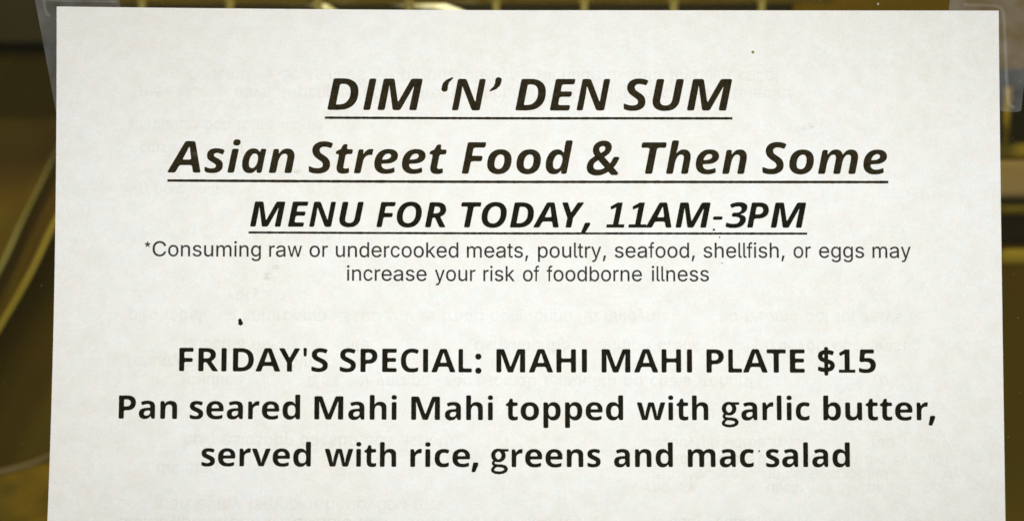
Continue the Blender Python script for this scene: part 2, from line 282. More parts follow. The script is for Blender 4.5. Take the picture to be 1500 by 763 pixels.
# letter outlines (cap height = 480 units) and the measured layout of the lines (mm on the sheet)
GL = {}
GL['bold'] = {
  'F': [[[57,0,57,69,57,480,280,480,317,480,317,452,317,396,250,396,152,396,152,304,152,273,182,273,305,273,305,189,152,189,152,0]]],
  'R': [[[58,0,58,69,58,480,238,477,275,471,307,459,333,444,352,424,367,399,376,370,379,336,373,296,357,263,334,237,292,209,351,119,428,0,319,0,209,184,156,184,156,0],[156,267,172,267,217,268,240,274,258,283,269,296,276,313,279,333,276,354,268,370,257,382,239,390,215,395,171,396,156,396,156,364]]],
  'I': [[[50,0,147,0,147,480,50,480]]],
  'D': [[[58,0,58,69,58,480,238,478,271,473,301,464,329,453,354,438,377,419,396,398,411,374,425,346,433,315,439,282,441,244,438,198,430,157,417,120,399,88,375,61,351,43,325,27,295,15,263,7,227,2,189,0],[156,84,177,84,241,88,276,101,304,123,324,154,336,194,340,242,337,279,331,311,321,338,306,359,287,375,265,387,239,394,191,396,156,396,156,307]]],
  'A': [[[0,0,24,69,168,482,291,482,460,0,352,0,317,114,143,114,108,0],[169,199,200,199,293,199,266,283,231,407,195,283]]],
  'Y': [[[150,0,150,37,150,183,64,353,0,480,78,480,104,480,120,447,198,282,276,447,292,480,317,480,395,480,331,354,245,187,245,37,245,0,221,0]]],
  "'": [[[58,490,126,490,118,312,66,312]]],
  'S': [[[162,-7,126,-5,92,1,60,10,30,22,30,54,30,117,76,98,122,83,170,77,191,79,209,84,221,92,233,108,237,128,234,145,225,160,211,172,171,195,129,215,92,238,75,253,59,272,47,293,40,310,35,350,38,380,46,407,59,431,78,450,101,466,127,477,158,484,193,486,240,482,284,471,331,453,310,400,299,373,279,382,242,394,208,401,189,402,165,398,147,388,136,373,132,353,137,330,153,313,171,302,263,253,296,227,319,196,327,178,332,157,333,133,330,103,322,76,308,52,288,31,264,15,235,3,200,-4]]],
  'P': [[[57,0,57,69,57,480,246,477,282,470,310,457,334,440,353,418,365,392,373,363,376,330,374,303,368,276,358,252,345,229,326,209,303,193,282,183,257,176,229,172,155,171,155,68,155,0,106,0],[155,254,172,254,213,256,235,261,253,271,266,285,274,303,277,326,272,357,258,379,233,392,199,396,155,396,155,289]]],
  'E': [[[59,0,59,69,59,480,293,480,332,480,332,452,332,396,263,396,160,396,160,317,160,291,191,291,320,291,320,208,160,208,160,84,332,84,332,0]]],
  'C': [[[206,-5,176,1,148,10,125,24,103,41,86,61,70,84,58,110,49,139,42,170,38,203,39,274,43,307,51,338,61,367,75,394,91,417,111,437,132,455,158,468,185,478,215,484,271,485,315,477,380,453,349,370,315,386,281,397,248,402,214,397,186,382,164,358,151,334,142,306,137,274,135,238,137,202,142,171,150,143,162,120,178,102,196,88,221,81,267,79,304,85,342,96,363,103,363,75,363,18,323,4,262,-6]]],
  'L': [[[51,0,51,69,51,480,137,480,137,84,303,84,303,0]]],
  ':': [[[119,278,104,281,91,289,82,303,79,324,82,345,91,359,104,367,119,369,135,367,148,359,158,345,160,324,158,303,148,289,135,281],[119,-9,104,-7,91,1,82,15,79,36,82,57,91,71,104,79,119,81,135,79,148,71,158,57,160,36,158,15,148,1,135,-7]],[[113,291,99,294,85,302,77,316,74,337,77,358,85,372,99,380,113,382,130,380,142,372,152,358,155,337,152,316,142,302,130,294],[113,4,99,6,85,14,77,28,74,49,77,70,85,84,99,92,113,94,130,92,142,84,152,70,155,49,152,28,142,14,130,6]],[[101,297,86,300,72,308,64,322,61,343,64,364,72,378,86,386,101,388,117,386,129,378,139,364,142,343,139,322,129,308,117,300],[101,10,86,12,72,20,64,34,61,55,64,76,72,90,86,98,101,100,117,98,129,90,139,76,142,55,139,34,129,20,117,12]],[[88,291,73,294,59,302,51,316,48,337,51,358,59,372,73,380,88,382,104,380,117,372,126,358,129,337,126,316,117,302,104,294],[88,4,73,6,59,14,51,28,48,49,51,70,59,84,73,92,88,94,104,92,117,84,126,70,129,49,126,28,117,14,104,6]],[[82,278,68,281,54,289,45,303,43,324,45,345,54,359,68,367,82,369,99,367,111,359,121,345,124,324,121,303,111,289,99,281],[82,-9,68,-7,54,1,45,15,43,36,45,57,54,71,68,79,82,81,99,79,111,71,121,57,124,36,121,15,111,1,99,-7]],[[88,265,73,268,59,276,51,290,48,311,51,332,59,346,73,354,88,356,104,354,117,346,126,332,129,311,126,290,117,276,104,268],[88,-22,73,-20,59,-12,51,2,48,23,51,44,59,58,73,66,88,68,104,66,117,58,126,44,129,23,126,2,117,-12,104,-20]],[[101,259,86,262,72,270,64,284,61,305,64,326,72,340,86,348,101,350,117,348,129,340,139,326,142,305,139,284,129,270,117,262],[101,-28,86,-26,72,-18,64,-4,61,17,64,38,72,52,86,60,101,62,117,60,129,52,139,38,142,17,139,-4,129,-18,117,-26]],[[113,265,99,268,85,276,77,290,74,311,77,332,85,346,99,354,113,356,130,354,142,346,152,332,155,311,152,290,142,276,130,268],[113,-22,99,-20,85,-12,77,2,74,23,77,44,85,58,99,66,113,68,130,66,142,58,152,44,155,23,152,2,142,-12,130,-20]],[[101,278,86,281,72,289,64,303,61,324,64,345,72,359,86,367,101,369,117,367,129,359,139,345,142,324,139,303,129,289,117,281],[101,-9,86,-7,72,1,64,15,61,36,64,57,72,71,86,79,101,81,117,79,129,71,139,57,142,36,139,15,129,1,117,-7]]],
  'M': [[[63,0,63,69,63,480,209,480,328,113,456,480,601,480,601,69,601,0,568,0,501,0,501,76,504,299,507,375,504,375,392,54,375,0,341,0,276,0,241,107,153,376,157,278,158,0]]],
  'H': [[[56,0,56,69,56,480,151,480,151,291,328,291,328,480,422,480,422,0,328,0,328,207,151,207,151,0]]],
  'T': [[[139,0,139,56,139,395,13,395,13,480,263,480,363,480,363,423,363,395,332,395,237,395,237,226,237,0]]],
  '$': [[[190,-39,190,-15,190,33,145,36,102,44,71,55,71,112,125,93,190,85,190,186,190,220,161,230,115,253,100,266,83,287,73,312,71,341,73,372,85,398,102,419,127,435,155,446,190,451,190,490,190,510,209,510,230,510,230,490,230,451,272,448,308,439,340,426,323,377,262,396,230,400,230,333,230,265,278,248,315,228,329,216,340,202,348,187,353,169,354,148,351,118,340,93,322,72,303,58,282,48,258,40,230,36,230,-14,230,-39,209,-39],[190,280,190,310,190,399,169,396,153,390,140,382,128,366,124,346,127,322,139,305,150,295],[230,88,252,92,270,98,284,106,296,123,300,144,297,166,286,182,254,199,230,206]],[[185,-26,185,-2,185,46,140,49,97,57,66,68,66,125,119,106,185,98,185,199,185,233,156,243,110,266,94,279,78,300,68,325,66,354,68,385,79,411,97,432,121,448,150,459,185,464,185,503,185,523,204,523,225,523,225,503,225,464,266,461,303,452,334,439,318,390,257,409,225,413,225,346,225,278,273,261,310,241,324,229,334,215,343,200,347,182,349,161,346,131,334,106,317,85,298,71,277,61,252,53,225,49,225,-1,225,-26,204,-26],[185,293,185,323,185,412,164,409,147,403,135,395,123,379,119,359,122,335,133,318,145,308],[225,101,247,105,265,111,279,119,291,136,295,157,292,179,280,195,249,212,225,219]],[[172,-20,172,4,172,52,127,55,85,63,53,74,53,131,107,112,172,104,172,205,172,239,143,249,98,272,82,285,65,306,56,331,53,360,56,391,67,417,85,438,109,454,138,465,172,470,172,509,172,529,192,529,212,529,212,509,212,470,254,467,290,458,322,445,305,396,245,415,212,419,212,352,212,284,260,267,298,247,312,235,322,221,330,206,335,188,337,167,333,137,322,112,304,91,286,77,264,67,240,59,212,55,212,5,212,-20,192,-20],[172,299,172,329,172,418,152,415,135,409,123,401,111,385,106,365,110,341,121,324,132,314],[212,107,234,111,252,117,266,125,278,142,283,163,279,185,268,201,236,218,212,225]],[[160,-26,160,-2,160,46,115,49,72,57,41,68,41,125,94,106,160,98,160,199,160,233,131,243,85,266,69,279,53,300,43,325,41,354,43,385,54,411,72,432,96,448,125,459,160,464,160,503,160,523,179,523,200,523,200,503,200,464,241,461,278,452,309,439,293,390,232,409,200,413,200,346,200,278,248,261,285,241,299,229,309,215,318,200,322,182,324,161,321,131,309,106,292,85,273,71,252,61,227,53,200,49,200,-1,200,-26,179,-26],[160,293,160,323,160,412,139,409,122,403,110,395,98,379,94,359,97,335,108,318,120,308],[200,101,222,105,240,111,254,119,266,136,270,157,267,179,255,195,224,212,200,219]],[[154,-39,154,-15,154,33,110,36,67,44,35,55,35,112,89,93,154,85,154,186,154,220,126,230,80,253,64,266,47,287,38,312,35,341,38,372,49,398,67,419,91,435,120,446,154,451,154,490,154,510,174,510,194,510,194,490,194,451,236,448,273,439,304,426,287,377,227,396,194,400,194,333,194,265,243,248,280,228,294,216,304,202,313,187,317,169,319,148,315,118,304,93,286,72,268,58,246,48,222,40,194,36,194,-14,194,-39,174,-39],[154,280,154,310,154,399,134,396,117,390,105,382,93,366,88,346,92,322,103,305,114,295],[194,88,217,92,234,98,248,106,260,123,265,144,261,166,250,182,219,199,194,206]],[[160,-52,160,-28,160,20,115,23,72,31,41,42,41,99,94,80,160,72,160,173,160,207,131,217,85,240,69,253,53,274,43,299,41,328,43,359,54,385,72,406,96,422,125,433,160,438,160,477,160,497,179,497,200,497,200,477,200,438,241,435,278,426,309,413,293,364,232,383,200,387,200,320,200,252,248,235,285,215,299,203,309,189,318,174,322,156,324,135,321,105,309,80,292,59,273,45,252,35,227,27,200,23,200,-27,200,-52,179,-52],[160,267,160,297,160,386,139,383,122,377,110,369,98,353,94,333,97,309,108,292,120,282],[200,75,222,79,240,85,254,93,266,110,270,131,267,153,255,169,224,186,200,193]],[[172,-58,172,-34,172,14,127,17,85,25,53,36,53,93,107,74,172,66,172,167,172,201,143,211,98,234,82,247,65,268,56,293,53,322,56,353,67,379,85,400,109,416,138,427,172,432,172,471,172,491,192,491,212,491,212,471,212,432,254,429,290,420,322,407,305,358,245,377,212,381,212,314,212,246,260,229,298,209,312,197,322,183,330,168,335,150,337,129,333,99,322,74,304,53,286,39,264,29,240,21,212,17,212,-33,212,-58,192,-58],[172,261,172,291,172,380,152,377,135,371,123,363,111,347,106,327,110,303,121,286,132,276],[212,69,234,73,252,79,266,87,278,104,283,125,279,147,268,163,236,180,212,187]],[[185,-52,185,-28,185,20,140,23,97,31,66,42,66,99,119,80,185,72,185,173,185,207,156,217,110,240,94,253,78,274,68,299,66,328,68,359,79,385,97,406,121,422,150,433,185,438,185,477,185,497,204,497,225,497,225,477,225,438,266,435,303,426,334,413,318,364,257,383,225,387,225,320,225,252,273,235,310,215,324,203,334,189,343,174,347,156,349,135,346,105,334,80,317,59,298,45,277,35,252,27,225,23,225,-27,225,-52,204,-52],[185,267,185,297,185,386,164,383,147,377,135,369,123,353,119,333,122,309,133,292,145,282],[225,75,247,79,265,85,279,93,291,110,295,131,292,153,280,169,249,186,225,193]],[[172,-39,172,-15,172,33,127,36,85,44,53,55,53,112,107,93,172,85,172,186,172,220,143,230,98,253,82,266,65,287,56,312,53,341,56,372,67,398,85,419,109,435,138,446,172,451,172,490,172,510,192,510,212,510,212,490,212,451,254,448,290,439,322,426,305,377,245,396,212,400,212,333,212,265,260,248,298,228,312,216,322,202,330,187,335,169,337,148,333,118,322,93,304,72,286,58,264,48,240,40,212,36,212,-14,212,-39,192,-39],[172,280,172,310,172,399,152,396,135,390,123,382,111,366,106,346,110,322,121,305,132,295],[212,88,234,92,252,98,266,106,278,123,283,144,279,166,268,182,236,199,212,206]]],
  '1': [[[150,0,248,0,248,478,150,478],[42,0,352,0,352,64,42,64],[160,478,46,402,66,338,160,388]]],
  '5': [[[137,-6,91,0,50,12,33,19,33,107,71,91,116,80,158,76,187,78,210,84,228,94,242,109,250,128,252,152,246,184,228,206,198,220,155,224,116,221,83,214,42,235,54,398,60,480,135,480,321,480,321,394,149,394,140,300,165,304,202,306,231,304,257,299,280,289,302,277,320,260,334,240,345,217,352,191,354,161,351,124,342,91,327,62,306,38,279,18,246,4,207,-4]]],
  'a': [[[131,-7,103,-4,78,6,55,22,40,44,30,73,26,109,31,145,43,174,64,196,85,208,111,217,142,223,178,226,237,228,233,269,223,287,206,297,184,300,167,299,135,292,104,281,88,273,78,296,57,341,97,359,141,370,188,374,220,372,248,366,272,356,292,342,308,324,319,302,326,275,328,244,328,0,264,0,246,50,243,50,214,17,198,7,179,-1,157,-5],[166,66,185,69,202,75,216,86,227,100,234,118,237,170,174,166,154,160,139,151,126,132,121,109,124,89,133,76,148,69]]],
  'n': [[[48,0,48,52,48,367,119,367,131,320,137,320,149,337,164,350,181,361,220,372,242,373,275,370,304,359,329,342,343,323,354,300,360,272,362,159,362,0,269,0,267,238,264,258,256,274,239,289,215,293,189,290,170,280,156,262,148,238,143,209,141,0]]],
  's': [[[115,-6,78,-2,28,15,28,97,65,82,106,70,141,66,163,69,179,75,187,85,191,98,185,115,166,132,138,146,99,166,67,185,50,201,37,220,28,252,27,271,32,303,44,328,64,348,83,359,105,367,131,372,159,373,199,370,237,361,276,345,249,273,202,292,181,298,158,300,135,297,123,289,118,275,119,267,123,260,131,252,221,206,255,181,269,162,275,147,280,109,276,75,264,46,244,23,224,10,200,1,171,-5]]],
  'e': [[[176,-4,145,2,116,14,91,30,70,50,52,76,42,98,35,123,31,150,31,212,35,240,40,265,50,288,66,314,86,335,109,352,135,364,164,371,195,373,230,371,261,363,289,349,312,330,330,306,344,278,351,245,354,158,241,158,127,158,130,132,138,110,151,92,168,79,190,71,215,68,237,69,276,75,334,97,334,19,298,5,259,-4,236,-6],[129,225,163,225,264,225,262,246,256,265,247,280,234,293,218,300,196,302,179,300,164,294,150,283,140,269,133,249]]],
  'r': [[[46,0,46,52,46,367,113,367,126,305,131,305,141,323,170,353,187,364,207,371,227,373,257,371,250,277,231,280,203,278,181,271,163,259,148,242,141,227,136,208,134,0]]],
  'd': [[[162,-7,133,-4,109,5,86,20,66,41,50,68,38,101,32,139,29,183,32,227,38,265,50,298,66,325,86,346,109,361,135,370,164,373,188,372,209,367,227,358,255,334,267,320,269,320,267,333,262,372,262,422,262,510,334,510,358,510,358,437,358,0,284,0,266,48,262,48,238,20,224,9,206,0,185,-5],[195,73,219,76,238,84,252,98,260,117,266,141,268,177,267,215,261,242,253,264,239,280,220,289,194,292,175,289,158,279,144,264,134,242,129,214,127,181,129,148,134,121,144,100,158,85,175,76]]],
  'h': [[[48,0,48,73,48,510,141,510,141,371,137,320,142,320,154,337,167,350,183,361,220,372,240,373,267,371,290,365,310,355,329,342,343,323,354,300,360,272,362,0,269,0,269,179,269,214,263,258,245,285,215,293,190,290,170,280,157,262,148,238,143,209,141,173,141,0]]],
  'i': [[[94,412,75,415,58,423,47,438,44,461,47,485,58,500,75,508,94,510,112,508,128,500,139,485,143,461,139,438,128,423,112,415],[47,0,47,52,47,367,138,367,138,0]]],
  't': [[[142,-6,108,4,93,13,81,25,71,41,63,61,59,86,57,115,57,291,14,291,14,334,64,367,90,445,148,445,148,367,241,367,241,291,148,291,148,115,150,97,158,84,171,76,187,73,202,74,244,85,244,10,208,-2,177,-6]]],
  'o': [[[203,-7,171,-4,141,3,114,15,89,32,69,54,52,80,42,103,35,128,31,155,29,184,32,227,41,265,56,297,77,324,102,346,132,361,166,370,205,373,238,371,267,364,295,351,319,334,340,313,356,287,366,265,373,240,377,213,378,184,375,141,366,103,352,70,331,43,305,21,276,6,242,-4],[204,74,228,77,246,86,261,102,271,123,276,151,278,184,276,217,271,244,261,266,246,281,228,290,204,293,181,290,161,281,147,266,137,244,132,217,130,184,132,151,137,123,147,102,161,86,181,77]]],
  'p': [[[50,-161,50,-86,50,367,129,367,142,319,146,319,157,333,184,357,202,366,223,372,247,373,275,370,300,361,323,346,343,325,358,299,370,266,377,228,379,184,376,140,370,102,358,69,341,42,321,21,298,5,272,-4,244,-7,220,-5,200,0,183,8,157,29,146,40,141,40,146,-13,146,-161],[217,75,237,78,253,87,265,103,275,125,279,152,281,185,278,233,265,266,244,287,215,293,193,291,176,283,163,269,155,250,149,226,146,190,148,152,153,125,161,103,175,87,193,78]]],
  'w': [[[109,0,95,52,7,367,104,367,146,204,166,84,168,84,176,142,185,191,221,331,229,367,257,367,338,367,363,261,387,161,396,84,399,84,404,117,419,204,454,334,463,367,495,367,559,367,530,262,456,0,349,0,308,186,283,290,215,0]]],
  'g': [[[298,240,290,265,269,280,243,280,222,265,214,240,222,215,243,200,269,200,290,215],[290,283,282,307,261,322,236,322,215,307,208,283,215,259,236,244,261,244,282,259],[265,319,258,342,239,356,215,356,196,342,189,319,196,297,215,283,239,283,258,297],[229,343,223,363,206,376,185,376,168,363,162,343,168,324,185,311,206,311,223,324],[187,352,181,369,167,380,149,380,135,369,129,352,135,335,149,324,167,324,181,335],[154,343,148,363,131,376,110,376,93,363,87,343,93,324,110,311,131,311,148,324],[127,319,120,342,101,356,77,356,58,342,51,319,58,297,77,283,101,283,120,297],[108,283,101,307,80,322,55,322,34,307,26,283,34,259,55,244,80,244,101,259],[102,240,94,265,73,280,47,280,26,265,18,240,26,215,47,200,73,200,94,215],[108,197,101,221,80,236,55,236,34,221,26,197,34,173,55,158,80,158,101,173],[127,161,120,183,101,197,77,197,58,183,51,161,58,138,77,124,101,124,120,138],[154,137,148,156,131,169,110,169,93,156,87,137,93,117,110,104,131,104,148,117],[187,128,181,145,167,156,149,156,135,145,129,128,135,111,149,100,167,100,181,111],[229,137,223,156,206,169,185,169,168,156,162,137,168,117,185,104,206,104,223,117],[265,161,258,183,239,197,215,197,196,183,189,161,196,138,215,124,239,124,258,138],[290,197,282,221,261,236,236,236,215,221,208,197,215,173,236,158,261,158,282,173],[298,240,290,265,269,280,243,280,222,265,214,240,222,215,243,200,269,200,290,215],[297,247,289,290,208,276,215,233],[284,304,260,338,194,300,213,262],[250,350,216,370,175,316,204,289],[203,377,164,380,152,324,188,310],[152,380,113,377,128,310,164,324],[100,370,66,350,112,289,141,316],[56,338,32,304,103,262,122,300],[27,290,19,247,101,233,108,276],[19,233,27,190,108,204,101,247],[32,176,56,142,122,180,103,218],[66,130,100,110,141,164,112,191],[113,103,152,100,164,156,128,170],[164,100,203,103,188,170,152,156],[216,110,250,130,204,191,175,164],[260,142,284,176,213,218,194,180],[289,190,297,233,215,247,208,204],[208,372,208,318,350,318,350,372],[124,140,118,156,104,166,88,166,74,156,68,140,74,124,88,114,104,114,118,124],[90,105,85,120,72,130,56,130,43,120,38,105,43,90,56,80,72,80,85,90],[87,70,82,86,68,96,52,96,38,86,33,70,38,54,52,44,68,44,82,54],[116,42,110,60,95,71,77,71,62,60,56,42,62,24,77,13,95,13,110,24],[169,30,163,48,148,59,128,59,113,48,107,30,113,12,128,1,148,1,163,12],[251,26,245,45,228,57,208,57,191,45,185,26,191,7,208,-5,228,-5,245,7],[311,8,304,29,287,41,265,41,248,29,241,8,248,-13,265,-25,287,-25,304,-13],[339,-30,332,-9,315,3,293,3,276,-9,269,-30,276,-51,293,-63,315,-63,332,-51],[325,-74,319,-55,302,-43,282,-43,265,-55,259,-74,265,-93,282,-105,302,-105,319,-93],[277,-104,271,-86,256,-75,236,-75,221,-86,215,-104,221,-122,236,-133,256,-133,271,-122],[203,-117,197,-99,182,-88,164,-88,149,-99,143,-117,149,-135,164,-146,182,-146,197,-135],[130,-108,124,-90,109,-79,91,-79,76,-90,70,-108,76,-126,91,-137,109,-137,124,-126],[86,-84,80,-66,65,-55,47,-55,32,-66,26,-84,32,-102,47,-113,65,-113,80,-102],[76,-52,70,-34,55,-23,37,-23,22,-34,16,-52,22,-70,37,-81,55,-81,70,-70],[94,-14,89,2,75,13,57,13,43,2,38,-14,43,-30,57,-41,75,-41,89,-30],[131,16,126,31,114,40,98,40,86,31,81,16,86,1,98,-8,114,-8,126,1],[76,159,45,123,83,87,116,121],[38,108,33,73,87,67,90,102],[40,52,64,22,108,62,80,88],[79,13,131,0,145,60,93,71],[136,-1,216,-7,220,59,140,61],[208,-6,266,-25,286,41,228,58],[248,-13,276,-51,332,-9,304,29],[270,-21,260,-65,324,-83,338,-39],[274,-46,229,-78,263,-130,310,-102],[241,-73,168,-87,178,-147,251,-135],[177,-87,104,-78,96,-138,169,-147],[114,-82,70,-58,42,-110,86,-134],[85,-75,75,-43,17,-61,27,-93],[73,-66,91,-27,41,-1,19,-38],[83,-36,121,-4,91,36,49,8]]],
  'l': [[[47,0,47,73,47,510,138,510,138,0]]],
  'c': [[[150,-4,119,5,92,19,69,39,51,65,38,97,30,136,28,181,33,242,40,268,49,291,64,317,84,337,108,353,133,364,162,371,215,373,254,366,298,349,272,271,231,287,193,293,162,286,140,265,126,230,122,182,124,148,130,121,141,101,155,86,172,77,193,75,229,78,260,89,288,106,288,21,273,12,244,0,208,-6]]],
  'b': [[[244,-7,220,-5,200,0,182,8,157,29,146,40,140,40,124,0,50,0,50,292,50,510,122,510,146,510,146,481,146,371,142,319,184,358,202,366,223,372,247,373,275,370,300,361,323,346,343,325,358,299,370,266,377,228,379,184,376,140,370,101,358,69,342,42,322,20,299,5,273,-4],[217,75,235,78,251,87,264,103,274,125,279,152,281,185,279,218,274,245,263,266,251,281,234,290,215,293,193,291,176,283,163,269,155,250,149,226,146,190,148,152,153,125,161,103,175,87,193,78]]],
  'u': [[[167,-7,133,-3,104,7,80,25,65,44,55,67,49,95,46,128,46,367,139,367,141,129,145,109,153,93,169,78,194,73,219,77,239,87,252,104,260,128,266,158,267,367,360,367,360,0,289,0,277,47,271,47,259,30,244,16,227,6,208,-1]]],
  ',': [[[58,-87,63,-60,89,78,147,78,152,71,138,20,98,-87]],[[53,-74,58,-47,83,91,142,91,147,84,133,33,93,-74]],[[40,-68,46,-41,71,97,130,97,134,90,120,39,80,-68]],[[28,-74,33,-47,58,91,117,91,122,84,108,33,68,-74]],[[22,-87,28,-60,53,78,112,78,117,71,103,20,62,-87]],[[28,-100,33,-73,58,65,117,65,122,58,108,7,68,-100]],[[40,-106,46,-79,71,59,130,59,134,52,120,1,80,-106]],[[53,-100,58,-73,83,65,142,65,147,58,133,7,93,-100]],[[40,-87,46,-60,71,78,130,78,134,71,120,20,80,-87]]],
  'v': [[[132,0,113,52,0,367,99,367,165,158,174,119,178,83,181,83,188,132,261,367,359,367,265,105,228,0,180,0]]],
  'm': [[[49,0,49,52,49,367,121,367,133,320,139,320,150,337,165,350,182,361,219,372,262,372,284,368,302,360,318,350,332,336,343,320,351,320,362,337,377,350,394,361,433,372,452,373,488,370,518,359,540,342,553,323,563,300,568,272,570,0,477,0,477,214,471,258,454,285,425,293,403,290,385,281,373,265,363,244,359,217,357,0,263,0,263,214,258,258,240,285,212,293,188,290,170,280,157,262,149,238,144,209,142,0]]],
}
